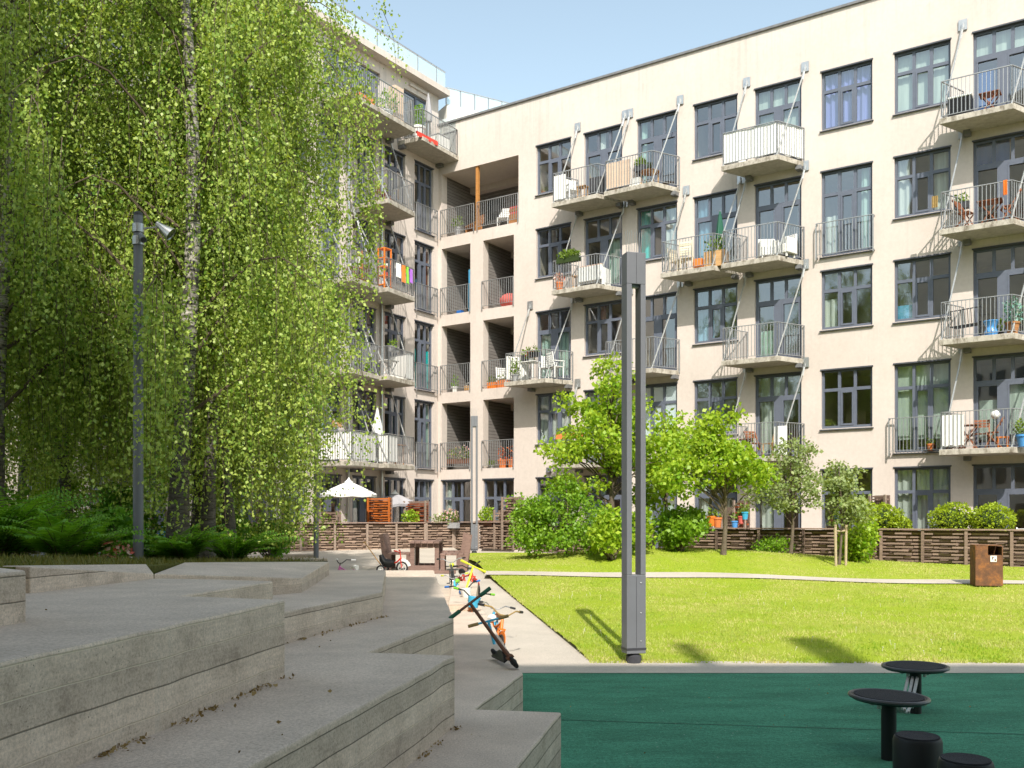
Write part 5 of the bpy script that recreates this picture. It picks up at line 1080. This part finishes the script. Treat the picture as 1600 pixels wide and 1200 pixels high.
# ================================================================== things on terraces and balconies
def W_(wing, x, out, z): return WR(x, out, z) if wing == 'R' else WL(x, out, z)
def ang(wing): return RA if wing == 'R' else LA
def on(wing, x, out, z, name, label, cat, rot=0, group=None, s=1.0):
    t = thing(name, label, cat, W_(wing, x, out, z+.002), ang(wing)+rot, group); t.scale = (s,)*3; return t
def pot(par, r=.12, h=.22, m='terracotta', c=(0,0,0)):
    return MB().lathe([(r*.72,0),(r*.98,h*.82),(r*1.1,h*.83),(r*1.1,h),(r*.9,h),(r*.85,h*.9)], c, 16).build('pot', M[m], par, smooth=True)
def potted(w_, x, out, z, label, pm='terracotta', lm='pot_leaf', r=.12, h=.24, fr=.2, fh=.25, n_=160, flower=None, L=.09, name='potted_plant'):
    t = on(w_, x, out, z, name, label, 'potted plant', group='potted plants on balconies and terraces'); pot(t, r, h, pm); leaf_ball(t, 'foliage', (0,0,h+fh*.75), (fr,fr,fh), n_, L, M[lm])
    q = MB(); q.tube([(0,0,h*.85),(0,.01,h+fh*.6)], .008, 5); q.build('stem', M['twig'], t)
    if flower: leaf_ball(t, 'blossoms', (0,0,h+fh*.95), (fr*.95,fr*.95,fh*.8), 70, .06, M[flower], shell=.8, W=.6)
    return t
def planter(w_, x, out, z, label, L_, pm='charcoal', lm='pot_leaf', h=.2, fh=.16, n_=260, flower=None, wd=.18, rot=0, name='planter_box'):
    t = on(w_, x, out, z, name, label, 'planter', rot, 'planter boxes with plants'); q = MB(); q.bb(-L_/2, L_/2, -wd/2, wd/2, 0, .02); q.bb(-L_/2, L_/2, -wd/2, -wd/2+.02, .02, h); q.bb(-L_/2, L_/2, wd/2-.02, wd/2, .02, h); q.bb(-L_/2, -L_/2+.02, -wd/2+.02, wd/2-.02, .02, h); q.bb(L_/2-.02, L_/2, -wd/2+.02, wd/2-.02, .02, h); q.bb(-L_/2+.02, L_/2-.02, -wd/2+.02, wd/2-.02, .02, h-.03); q.build('box', M[pm], t)
    leaf_ball(t, 'foliage', (0,0,h+fh*.6), (L_*.52, wd*.8, fh), n_, .09, M[lm])
    if flower: leaf_ball(t, 'blossoms', (0,0,h+fh*.9), (L_*.5, wd*.8, fh), 110, .07, M[flower], shell=.7, W=.6)
    return t
def slat_chair(w_, x, out, z, label, m='cream_wood', rot=0, cushion=None, arms=False, s=1.0, name='slatted_chair'):
    t = on(w_, x, out, z, name, label, 'chair', rot, 'chairs on the balconies', s)
    q = MB(); [q.bb(-.22, .22, -.21+.07*i, -.155+.07*i, .42, .44) for i in range(6)]; q.build('seat', M[m], t)
    q = MB(); [q.bb(-.21, .21, .215+.014*i, .235+.014*i, .50+.075*i, .555+.075*i) for i in range(6)]; q.bar((-.215,.20,.44),(-.215,.31,.96),.03); q.bar((.215,.20,.44),(.215,.31,.96),.03); q.build('backrest', M[m], t)
    for sx in (-1, 1):
        for sy in (-1, 1): MB().bar((sx*.215, sy*.19, 0), (sx*.215, sy*.19, .43), .035).build('leg', M[m], t)
    if arms:
        for sx in (-1, 1): q = MB(); q.bb(sx*.245-.03, sx*.245+.03, -.22, .24, .62, .645); q.bar((sx*.245,-.19,.43),(sx*.245,-.19,.62),.03); q.build('armrest', M[m], t)
    if cushion: q = MB(); q.bb(-.2,.2,-.2,.2,.442,.50); q.bb(-.2,.2,.15,.21,.505,.86); q.build('cushion', M[cushion], t, bevel=.025)
    return t
def fold_chair(w_, x, out, z, label, m='brown_wood', rot=0):
    t = on(w_, x, out, z, 'folding_chair', label, 'chair', rot, 'chairs on the balconies')
    q = MB()
    for sx in (-.2, .2): q.bar((sx,-.22,0),(sx,.26,.88),.03); q.bar((sx*.88,.22,0),(sx*.88,-.2,.45),.03)
    q.build('frame', M[m], t); q = MB(); [q.bb(-.2,.2,-.2+.075*i,-.145+.075*i,.44,.458) for i in range(5)]; q.build('seat', M[m], t); q = MB(); [q.box((0,.185+.045*i,.68+.085*i),(.4,.016,.06)) for i in range(3)]; q.build('backrest', M[m], t)
def table(w_, x, out, z, label, m='brown_wood', r=.3, h=.7, rot=0, round_=False, cross=True, lm=None):
    t = on(w_, x, out, z, 'small_table', label, 'table', rot, 'tables on the balconies'); q = MB()
    if round_: q.lathe([(r*.98,h-.025),(r,h-.02),(r,h),(r*.98,h+.002)], n=20)
    else: [q.bb(-r+2*r*i/5+.004, -r+2*r*(i+1)/5-.004, -r*.8, r*.8, h-.022, h) for i in range(5)]
    q.build('tabletop', M[m], t)
    if cross:
        for sy in (-1, 1): q = MB(); q.bar((-r*.8,sy*r*.6,0),(r*.8,sy*r*.6,h-.02),.028); q.bar((r*.8,sy*(r*.6-.03),0),(-r*.8,sy*(r*.6-.03),h-.02),.028); q.build('cross_legs', M[lm or m], t)
    else:
        for sx in (-1, 1):
            for sy in (-1, 1): MB().bar((sx*r*.68,sy*r*.6,0),(sx*r*.68,sy*r*.6,h-.02),.032).build('leg', M[lm or m], t)
def boxy(w_, x, out, z, name, label, cat, dims, m, rot=0, lid=None, bev=.012):
    t = on(w_, x, out, z, name, label, cat, rot); d = dims; q = MB(); q.bb(-d[0]/2,d[0]/2,-d[1]/2,d[1]/2,.03,d[2]); [q.bb(sx*d[0]*.4-.02,sx*d[0]*.4+.02,sy*d[1]*.35-.02,sy*d[1]*.35+.02,0,.03) for sx in (-1,1) for sy in (-1,1)]; q.build('body', M[m], t, bevel=bev)
    if lid: MB().bb(-d[0]/2-.015,d[0]/2+.015,-d[1]/2-.015,d[1]/2+.015,d[2]+.001,d[2]+.06).build('lid', M[lid], t, bevel=.02)
    return t
def parasol_closed(w_, x, out, z, label, m, H=2.1, r=.13):
    t = on(w_, x, out, z, 'closed_parasol', label, 'parasol', group='closed parasols'); MB().tube([(0,0,.02),(0,0,H)], .018, 8).build('pole', M['alu'], t, smooth=True)
    q = MB(); n_ = 16; vs = []; prof = [(.02,H-.02),(.06,H-.25),(r*.8,H-.7),(r,H-1.1),(r*.85,H-1.16)]
    q.lathe(prof, n=18); 
    q.v = [(x_*(1+.16*math.sin(6*math.atan2(y_, x_))), y_*(1+.16*math.sin(6*math.atan2(y_, x_))), z_) for x_, y_, z_ in q.v]
    q.build('canopy', M[m], t, smooth=True); MB().lathe([(.2,0),(.2,.05),(.05,.08)], n=18).build('base', M['charcoal'], t)
def cloth(w_, x, out, z, label, wd, h, m, rot=0, name='hanging_cloth'):
    t = on(w_, x, out, z, name, label, 'cloth', rot); q = MB(); n_ = 10; vs = []
    for i in range(n_+1):
        xx = -wd/2+wd*i/n_; yy = .02*math.sin(i*1.9); vs += [(xx,yy-.03,-h*(1+.04*math.sin(i*2.3))),(xx,yy*.3-.03,.02),(xx,.03,.02),(xx,.035+yy*.4,-h*.35)]
    q.add(vs, [(4*i+k,4*i+4+k,4*i+5+k,4*i+1+k) for i in range(n_) for k in range(3)]); q.build('fabric', M[m], t, smooth=True)
z5, z4, z3, z2, z1 = ZF[4], ZF[3], ZF[2], ZF[1], ZF[0]
# -- top row, right wing
slat_chair('R', 6.9, .75, z5, 'white metal chair with arms on the leftmost top balcony of the long wing', 'white', .9, arms=True, s=.95)
table('R', 7.35, .8, z5, 'small pale wooden stool table beside the white chair, leftmost top balcony', 'pine', .2, .48, cross=False)
boxy('R', 7.75, .35, z5, 'barbecue', 'dark barbecue tray on legs by the slate door, leftmost top balcony', 'barbecue', (.6,.35,.85), 'charcoal')
slat_chair('R', 8.95, .6, z5, 'pale wooden chair behind the reed screen on the second top balcony', 'cream_wood', .5)
table('R', 9.95, .6, z5, 'round wooden reel table on the second top balcony', 'teak', .34, .55, round_=True, cross=False, lm='pine')
boxy('R', 9.5, .75, z5, 'low_crate', 'white low crate next to the round reel table', 'crate', (.4,.3,.35), 'white')
planter('R', 9.35, .12, z5+.85, 'dark hanging trough with greens beside the door of the second top balcony', .4, 'charcoal')
boxy('R', 20.0, .75, z5, 'storage_box', 'black wicker storage box with white cushions, top balcony at the right edge', 'storage box', (.62,.5,.55), 'black', lid='white')
table('R', 20.75, .6, z5, 'red-brown folding table on the top balcony at the right edge', 'brown_wood', .28, .6)
# -- second row
planter('R', 6.9, 1.05, z4+.95, 'green plants in a dark railing trough, balcony just left of the lamp column top', .95, 'olive', n_=420)
potted('R', 6.45, .95, z4, 'orange pot wrapped in white cloth at the balcony corner left of the lamp column', 'terracotta', 'petal_white', .14, .3, .2, .22, 90)
table('R', 7.1, .7, z4, 'pale wooden stool on the balcony with the railing trough', 'pine', .2, .5, cross=False)
t = on('R', 7.75, .65, z4, 'garden_sofa', 'white two-seat sofa with striped pink-beige cushions on the balcony left of the lamp column', 'sofa', math.pi)
q = MB(); [q.bb(sx*.5-.03,sx*.5+.03,-.28,.3,0,.62) for sx in (-1,1)]; q.bb(-.47,.47,-.28,.3,.2,.26); q.bb(-.47,.47,.26,.3,.26,.72); q.build('frame', M['white'], t)
for k in (-1, 1): q = MB(); q.bb(k*.235-.22,k*.235+.22,-.27,.2,.262,.38); q.bb(k*.235-.22,k*.235+.22,.14,.255,.385,.78); q.build('cushion', M['striped'], t, bevel=.03)
slat_chair('R', 11.05, .65, z4, 'cream slatted chair, left of two on the balcony with the green parasol', 'cream_wood', 1.2)
slat_chair('R', 11.5, .85, z4, 'cream slatted chair, right of two on the balcony with the green parasol', 'cream_wood', 3.3)
boxy('R', 11.95, .95, z4, 'orange_tub', 'orange square flower tub next to the cream chairs', 'flower tub', (.3,.3,.32), 'orange')
planter('R', 12.5, .8, z4, 'tall slatted pine planter with leafy plants at the foot of the green parasol', .7, 'pine', h=.52, fh=.35, n_=240, wd=.4)
parasol_closed('R', 12.55, .6, z4, 'small closed dark green parasol above the pine planter', 'dark_green', 1.95, .14)
for x, lb_ in ((14.2, 'white wicker armchair, left of two on the balcony over the plain third-row one'), (14.75, 'white wicker armchair, right of two, beside the open slate door')):
    t = on('R', x, .6, z4, 'wicker_armchair', lb_, 'armchair', .5 if x < 14.5 else -.3, 'chairs on the balconies'); MB().bb(-.24,.24,-.25,.25,.12,.42).build('seat', M['wicker'], t, bevel=.03); q = MB(); q.bb(-.28,.28,.25,.31,.12,.80); q.build('backrest', M['wicker'], t, bevel=.03)
    for sx in (-1, 1): MB().bb(sx*.27-.03,sx*.27+.03,-.25,.248,.12,.62).build('armrest', M['wicker'], t, bevel=.02)
    q = MB(); [q.bb(sx*.22-.025,sx*.22+.025,sy*.2-.025,sy*.2+.025,0,.12) for sx in (-1,1) for sy in (-1,1)]; q.build('legs', M['wicker'], t)
fold_chair('R', 20.1, .75, z4, 'brown folding chair, left one at the table on the second-row balcony at the right edge', rot=1.3)
table('R', 20.75, .6, z4, 'brown folding table between two chairs on the second-row balcony at the right edge', 'brown_wood', .33, .72)
fold_chair('R', 21.25, .7, z4, 'brown folding chair, right one at the table on the second-row balcony at the right edge', rot=-1.3)
planter('R', 19.95, .25, z4+.75, 'small dark trough hanging inside the railing above the left folding chair', .4, 'charcoal', n_=90)
cloth('R', 19.35, 1.05, z4+1.0, 'yellow and white cloth strip hung on the railing corner at the right edge', .16, .32, 'gold')
cloth('R', 21.2, 1.12, z4+1.08, 'orange cloth strip on the front railing above the right folding chair', .1, .4, 'orange')
# -- third row
table('R', 5.1, .85, z3, 'white table with orange flowers on the balcony next to the corner loggias', 'white', .38, .7, cross=False)
potted('R', 5.15, .85, z3+.705, 'orange flowers in a small white pot on the white balcony table', 'white', 'pot_leaf', .09, .14, .2, .14, 90, 'petal_orange')
potted('R', 4.55, 1.05, z3, 'leafy green plant on the floor in the corner behind the white cloth', 'grey', 'pot_leaf', .13, .25, .22, .35, 140)
slat_chair('R', 5.75, .75, z3, 'white armchair with wavy slats, left of two beside the flower table', 'white', .4, arms=True)
slat_chair('R', 6.2, .8, z3, 'white armchair with wavy slats, right of two beside the flower table', 'white', 2.7, arms=True)
planter('R', 4.7, .5, z3+.86, 'dark trough on the railing, left one above the white cloth', .42, 'black', n_=60); planter('R', 5.3, .95, z3+.86, 'dark trough on the railing top, right one above the white cloth', .42, 'black', n_=60)
t = on('R', 20.2, .6, z3, 'metal_bench', 'dark wire bench on the third-row balcony at the right edge', 'bench', 2.8); q = MB(); [q.bar((-.5,-.2+.06*i,.42),(.5,-.2+.06*i,.42),.014) for i in range(8)]; [q.bar((-.5+.1*i,.24,.44),(-.5+.1*i,.3,.85),.014) for i in range(11)]; q.bar((-.5,.3,.85),(.5,.3,.85),.025); q.build('seat', M['charcoal'], t)
for sx in (-1, 1): q = MB(); q.bar((sx*.47,-.2,0),(sx*.47,-.2,.42),.025); q.bar((sx*.47,.26,0),(sx*.47,.26,.44),.025); q.build('leg', M['charcoal'], t)
t = on('R', 20.8, .8, z3, 'ceramic_stool', 'glazed blue drum stool beside the dark wire bench', 'stool'); MB().lathe([(.15,0),(.19,.12),(.14,.24),(.14,.28),(.2,.40),(.22,.43),(.2,.45)], n=20).build('body', M['glaze'], t, smooth=True)
potted('R', 21.35, .85, z3, 'blue-green leafy plant in a square wooden pot at the right picture edge', 'teak', 'blue_leaf', .18, .34, .26, .42, 260)
potted('R', 21.0, .45, z3, 'little green plant near the door behind the blue stool', 'charcoal', 'pot_leaf', .09, .18, .14, .22, 70)
# -- second storey
planter('R', 6.95, 1.05, z2+.9, 'green trailing plants in a railing trough half hidden by the tall garden tree', 1.1, 'terracotta', n_=300)
boxy('R', 6.75, .7, z2, 'low_crate', 'dark slatted crate on the balcony behind the tall garden tree', 'crate', (.5,.35,.4), 'charcoal')
fold_chair('R', 13.75, .7, z2, 'brown folding chair on the low balcony above the round yellow-green tree', rot=.9)
table('R', 13.4, .8, z2, 'brown slatted table on the low balcony above the round yellow-green tree', 'brown_wood', .3, .6)
slat_chair('R', 14.35, .6, z2, 'pale wooden chair on the low balcony next to the white board', 'pine', -.5)
boxy('R', 14.75, 1.0, z2, 'white_board', 'white board leaning on the railing of the low balcony', 'board', (.42,.04,.95), 'white')
potted('R', 13.5, .35, z2, 'small plant on a white stand at the open curtain, low balcony', 'white', 'pot_leaf', .1, .5, .16, .2, 80)
fold_chair('R', 19.85, .7, z2, 'brown folding chair at the left end of the lowest balcony at the right edge', rot=1.4)
table('R', 20.2, .75, z2, 'brown folding table on the lowest balcony at the right edge', 'brown_wood', .3, .7); fold_chair('R', 20.5, .45, z2, 'brown folding chair facing out from the wall, lowest right balcony', rot=0.1); fold_chair('R', 20.85, .8, z2, 'brown folding chair right of the table, lowest right balcony', rot=-1.4)
t = on('R', 21.1, .75, z2, 'orange_stool', 'orange children stool on the lowest right balcony', 'stool'); q = MB(); q.bb(-.15,.15,-.13,.13,.28,.32); q.build('seat', M['orange'], t); [MB().bb(sx*.12-.02,sx*.12+.02,sy*.1-.02,sy*.1+.02,0,.28).build('leg', M['orange'], t) for sx in (-1,1) for sy in (-1,1)]
potted('R', 21.65, .95, z2, 'plant in a big blue glazed pot at the end of the lowest right balcony', 'glaze', 'pot_leaf', .2, .34, .26, .25, 170)
t = on('R', 20.85, .3, z2, 'globe_lamp', 'white paper globe lamp by the door of the lowest right balcony', 'lamp'); MB().sphere((0,0,1.0), .13, 14, 10).build('shade', M['white'], t, smooth=True); q = MB(); q.tube([(0,0,0),(0,0,.9)], .012, 6); q.lathe([(.1,0),(.1,.02)]); q.build('stand', M['alu'], t)
potted('R', 19.05, .08, z2+.05, 'small terracotta pot on the sill inside the French railing', 'terracotta', 'pot_leaf', .1, .2, .1, .1, 40)
# -- loggias
potted('R', .75, -.35, z5, 'green plant in a tall grey pot, top loggia left of the orange post', 'grey', 'pot_leaf', .13, .42, .24, .26, 150)
t = on('R', 1.45, -.5, z5, 'wooden_bench', 'orange wooden bench in the top loggia beside the orange post', 'bench', -.4); q = MB(); [q.bb(-.45,.45,-.2+.1*i,-.11+.1*i,.40,.43) for i in range(4)]; q.build('seat', M['teak'], t); [MB().bb(sx*.38-.03,sx*.38+.03,-.16,.16,0,.4).build('leg', M['teak'], t) for sx in (-1,1)]; MB().bb(.0,.44,.2,.23,.45,.8).build('backrest', M['teak'], t)
slat_chair('R', 2.95, -.5, z5, 'white chair in the top loggia right of the orange post', 'white', .4); boxy('R', 2.55, -.6, z5+.75, 'hanging_trough', 'dark box on the railing, top loggia right of the orange post', 'planter', (.34,.25,.3), 'black')
t = on('R', 3.7, -.4, z5, 'cushioned_bench', 'bench with stacked red cushions at the right end of the top loggia', 'bench'); MB().bb(-.3,.28,-.2,.2,0,.42).build('seat', M['teak'], t); MB().bb(-.28,.26,-.18,.18,.422,.53).build('cushion', M['coral'], t, bevel=.03); MB().bb(-.28,.26,-.18,.18,.64,.75).build('cushion', M['coral'], t, bevel=.03); MB().bb(-.3,.28,-.19,.19,.532,.638).build('shelf', M['teak'], t)
boxy('R', 1.38, -.45, z4, 'surfboard_panel', 'tall light blue board in the left loggia of the second row', 'board', (.34,.05,1.85), 'board_blue', -.2); boxy('R', .9, -.3, z4, 'blue_bucket', 'small dark blue tub on the floor of the left loggia, second row', 'tub', (.25,.2,.16), 'blue')
t = on('R', 3.25, -.45, z4, 'bean_bag', 'slumped red bean bag in the right loggia of the second row', 'bean bag'); MB().sphere((0,0,.3), .42, 16, 10, (1,.8,.72), .05).build('body', M['coral'], t, smooth=True); MB().sphere((.3,-.05,.16), .26, 14, 8, (1,.8,.6), .06).build('fold', M['coral'], t, smooth=True)
potted('R', .65, -.25, z3, 'thin plant in a white pot, left loggia of the third row', 'white', 'shrub_leaf', .13, .24, .14, .3, 70); boxy('R', 1.42, -.25, z3, 'wooden_crate', 'pale wooden crate with white cloth, left loggia of the third row', 'crate', (.34,.28,.22), 'pine'); slat_chair('R', 1.3, -.6, z3, 'white chair behind the pale crate, left loggia of the third row', 'white', -.5, s=.9)
planter('R', 2.62, -.2, z3, 'orange-yellow trough, left of two on the floor of the third-row right loggia', .42, 'orange', n_=50, h=.26); planter('R', 3.15, -.22, z3, 'terracotta trough, right of two on the floor of the third-row right loggia', .5, 'terracotta', n_=60, h=.32); slat_chair('R', 2.8, -.65, z3, 'white chair behind the two troughs, third-row right loggia', 'white', .8)
planter('R', .95, -.25, z2+.25, 'flower trough full of pink and white blooms in the lowest left loggia', 1.25, 'brown', n_=300, flower='petal_pink', fh=.28)
for x, lb_ in ((3.05, 'terracotta pot with a bare reddish plant, left of two in the lowest right loggia'), (3.5, 'terracotta pot with a bare reddish plant, right of two in the lowest right loggia')): potted('R', x, -.28, z2, lb_, 'terracotta', 'petal_orange', .19, .34, .2, .3, 60)
potted('R', 2.55, -.22, z2, 'low plants at the left end of the lowest right loggia', 'grey', 'pot_leaf', .1, .12, .16, .12, 60)
# -- left wing
t = on('L', -6.3, 1.2, z4, 'slatted_chair', 'orange-brown slatted folding chair with white cushions, left wing balcony', 'chair', math.pi/2+2.6); q = MB(); [q.bb(-.24,.24,.2,.23,.48+.09*i,.545+.09*i) for i in range(6)]; q.bar((-.24,.215,0),(-.24,.215,1.02),.035); q.bar((.24,.215,0),(.24,.215,1.02),.035); q.build('backrest', M['teak'], t); MB().bb(-.24,.24,-.25,.2,.4,.44).build('seat', M['teak'], t); [MB().bar((sx*.22,-.22,0),(sx*.22,-.22,.4),.035).build('leg', M['teak'], t) for sx in (-1,1)]; q = MB(); q.bb(-.2,.2,-.22,.16,.442,.54); q.bb(-.2,.2,.08,.18,.56,.82); q.build('cushion', M['fabric'], t, bevel=.03)
boxy('L', -5.7, .95, z4, 'planter_box', 'reddish wooden box planter beside the orange-brown chair', 'planter', (.5,.4,.72), 'brown_wood'); potted('L', -5.75, .95, z4+.73, 'small plant on top of the reddish wooden box', 'grey', 'pot_leaf', .08, .1, .16, .16, 60)
t = on('L', -4.75, 1.25, z4, 'shelf_tower', 'tall bright orange open shelf tower on the left wing balcony', 'shelf'); q = MB(); [q.bb(sx*.18-.02,sx*.18+.02,sy*.15-.02,sy*.15+.02,0,1.45) for sx in (-1,1) for sy in (-1,1)]; q.build('post', M['orange'], t); [MB().bb(-.2,.2,-.17,.17,zz,zz+.03).build('shelf', M['orange'], t) for zz in (.12,.45,.78,1.1,1.451)]
for k, (zz, mm, lb_) in enumerate(((.152,'white','white box on the bottom of the orange shelf tower'),(.482,'red','red tin in the middle of the orange shelf tower'),(.812,'white','white bowl on the upper shelf of the orange tower'))):
    o = on('L', -4.75+.04*k, 1.25, z4+zz, 'storage_tin', lb_, 'tin'); MB().lathe([(.09,0),(.10,.1),(.08,.14)], n=12).build('body', M[mm], o, smooth=True)
cloth('L', -3.95, 1.45, z4+1.0, 'rainbow striped scarf on the left wing railing, red-orange half', .22, .62, 'orange', 0); cloth('L', -3.75, 1.47, z4+.98, 'rainbow striped scarf on the left wing railing, yellow-green half', .12, .6, 'lime', 0); cloth('L', -3.5, 1.44, z4+.95, 'purple scarf at the right end of the left wing railing', .16, .5, 'purple', 0); cloth('L', -4.25, 1.46, z4+1.0, 'white towel hung left of the rainbow scarf', .3, .5, 'fabric', 0)
table('L', -4.1, .9, z3, 'white folding table on the middle left wing balcony', 'white', .3, .7); boxy('L', -5.0, .9, z3, 'dark_box', 'dark box behind the railing of the middle left wing balcony', 'box', (.4,.4,.5), 'charcoal'); planter('L', -4.4, 1.35, z3+.95, 'small green trough on the railing of the middle left wing balcony', .4, 'grey', n_=70)
parasol_closed('L', -4.7, .85, z2, 'closed white parasol rising above the white balcony screens', 'parasol_white', 2.1, .2); table('L', -3.7, .85, z2, 'orange-brown wooden table at the open end of the white-screened balcony', 'teak', .34, .78, cross=False); slat_chair('L', -4.2, .7, z2, 'white chair behind the orange-brown balcony table', 'white', .6)
boxy('L', -6.2, .25, z2+1.25, 'hanging_basket', 'pale basket hanging in front of a dark left wing door', 'basket', (.26,.26,.26), 'pine')
slat_chair('L', -4.3, .8, z5, 'dark chair on the upper left wing balcony beside the birch twigs', 'brown_wood', .3)
planter('L', -5.9, 1.35, 16.5, 'orange-red flower trough on the long top balcony', .8, 'orange', n_=120); potted('L', -4.2, .9, 16.5, 'bushy potted shrub on the long top balcony', 'white', 'shrub_leaf', .2, .4, .4, .45, 300)
boxy('L', -3.6, .8, 16.5, 'wall_cabinet', 'tall pale cabinet at the end of the long top balcony', 'cabinet', (.5,.35,1.5), 'reed')
potted('L', -2.2, .75, 16.5, 'round clipped shrub in a white pot on the corner top balcony', 'white', 'shrub_leaf', .26, .5, .27, .5, 420, name='potted_shrub'); parasol_closed('L', -1.1, .35, 16.5, 'closed grey parasol on the corner top balcony', 'parasol_grey', 2.35, .15)
cloth('L', -2.1, 1.1, 16.58, 'red fringed rug hung over the front of the corner top balcony', 1.3, .16, 'red', 0); boxy('L', -.7, .6, 16.5, 'garden_lounge', 'low white lounge seat on the corner top balcony', 'seat', (.7,.5,.6), 'white', lid='grey')
# -- ground terraces
def parasol_open(label, px, Y, zt, r, m, drop=.62, tilt=0, z0=.55):
    X = (px-800)/F*Y; t = thing('open_parasol', label, 'parasol', (X, Y, z0), .3, 'open parasols on the terraces'); H = zt-z0
    MB().tube([(0,0,0),(0,0,H)], .025, 10).build('pole', M['white'], t, smooth=True); n_ = 8; q = MB(); vs = [(0,0,H)]
    for rr, zz in ((.35, drop*.32), (.7, drop*.68), (1, drop), (.985, drop+.10)):
        for k in range(n_*2): a = k*math.pi/n_; sc = rr*r*(1 if k % 2 == 0 else .93); vs.append((sc*math.cos(a), sc*math.sin(a), H-zz-(.03 if k % 2 else 0)*rr + tilt*sc*math.cos(a)))
    N = 2*n_; fs = [(0, 1+k, 1+(k+1) % N) for k in range(N)] + [(1+N*j+k, 1+N*j+(k+1) % N, 1+N*(j+1)+(k+1) % N, 1+N*(j+1)+k) for j in range(3) for k in range(N)]
    q.add(vs, fs); q.build('canopy', M[m], t); q = MB(); q.lathe([(.03,H-.08),(.17,H-.05),(.05,H+.05),(.02,H+.12)], n=12); q.build('finial', M['white'], t, smooth=True); MB().lathe([(.25,0),(.25,.07),(.05,.1)], n=18).build('base', M['charcoal'], t)
parasol_open('large open white parasol on the ground terrace next to the birches', 545, 33.0, 2.95, .98, 'parasol_white', .45)
parasol_open('smaller open grey and white parasol behind the orange divider screen', 617, 36.0, 2.62, .85, 'parasol_grey', .42, .06)
def ground_plant(px, Y, z, f, *a, **k):
    global WR_; X = (px-800)/F*Y; t = f('R', 0, 0, 0, *a, **k); t.location = (X, Y, z); return t
ground_plant(641, 33.6, 1.30, planter, 'bright green salad plants in a dark planter behind the picnic fence', .75, 'black', 'maple_leaf', n_=420, fh=.28)
ground_plant(702, 34.0, 1.30, planter, 'pink and white flowers in a row of pots behind the fence top', .8, 'grey', 'pot_leaf', n_=260, fh=.26, flower='petal_pink')
ground_plant(760, 33.9, 1.38, planter, 'lime green foliage in a wooden trough left of the stepped screen', .62, 'brown', 'maple_leaf', n_=380, fh=.30)
ground_plant(684, 34.4, 1.2, potted, 'silvery plant in a dark pot next to the pink flowers', 'charcoal', 'apple_leaf', .16, .24, .28, .22, 140)
for i, (px, Y, z, pm, lb_) in enumerate(((1112, 27.9, 1.42, 'orange', 'orange flower pot, larger of two hanging behind the yellow-green tree'), (1121, 27.85, 1.38, 'terracotta', 'orange flower pot, smaller of two behind the yellow-green tree'), (1148, 27.6, 1.36, 'glaze', 'blue flower pot hung low on the red-brown screen'), (1164, 27.4, 1.62, 'cyan', 'turquoise flower pot hung high on the red-brown screen'), (1158, 27.5, 1.5, 'coral', 'pink flower pot in the middle of the red-brown screen'))):
    t = ground_plant(px, Y, z, potted, lb_, pm, 'pot_leaf', .13 if i < 2 else .10, .3 if i < 2 else .22, .12, .12, 50)
t = on('R', 14.3, 3.6, .45, 'terrace_table', 'white terrace table among the shrubs in front of a ground floor door', 'table'); MB().bb(-.7,.7,-.4,.4,.70,.73).build('tabletop', M['white'], t); [MB().bb(sx*.6-.03,sx*.6+.03,sy*.3-.03,sy*.3+.03,0,.70).build('leg', M['white'], t) for sx in (-1,1) for sy in (-1,1)]
slat_chair('R', 13.7, 3.0, .45, 'white terrace chair left of the white terrace table', 'white', 1.2)
slat_chair('R', 22.0, 3.2, .45, 'white slatted chair behind the fence at the right picture edge', 'white', .4)
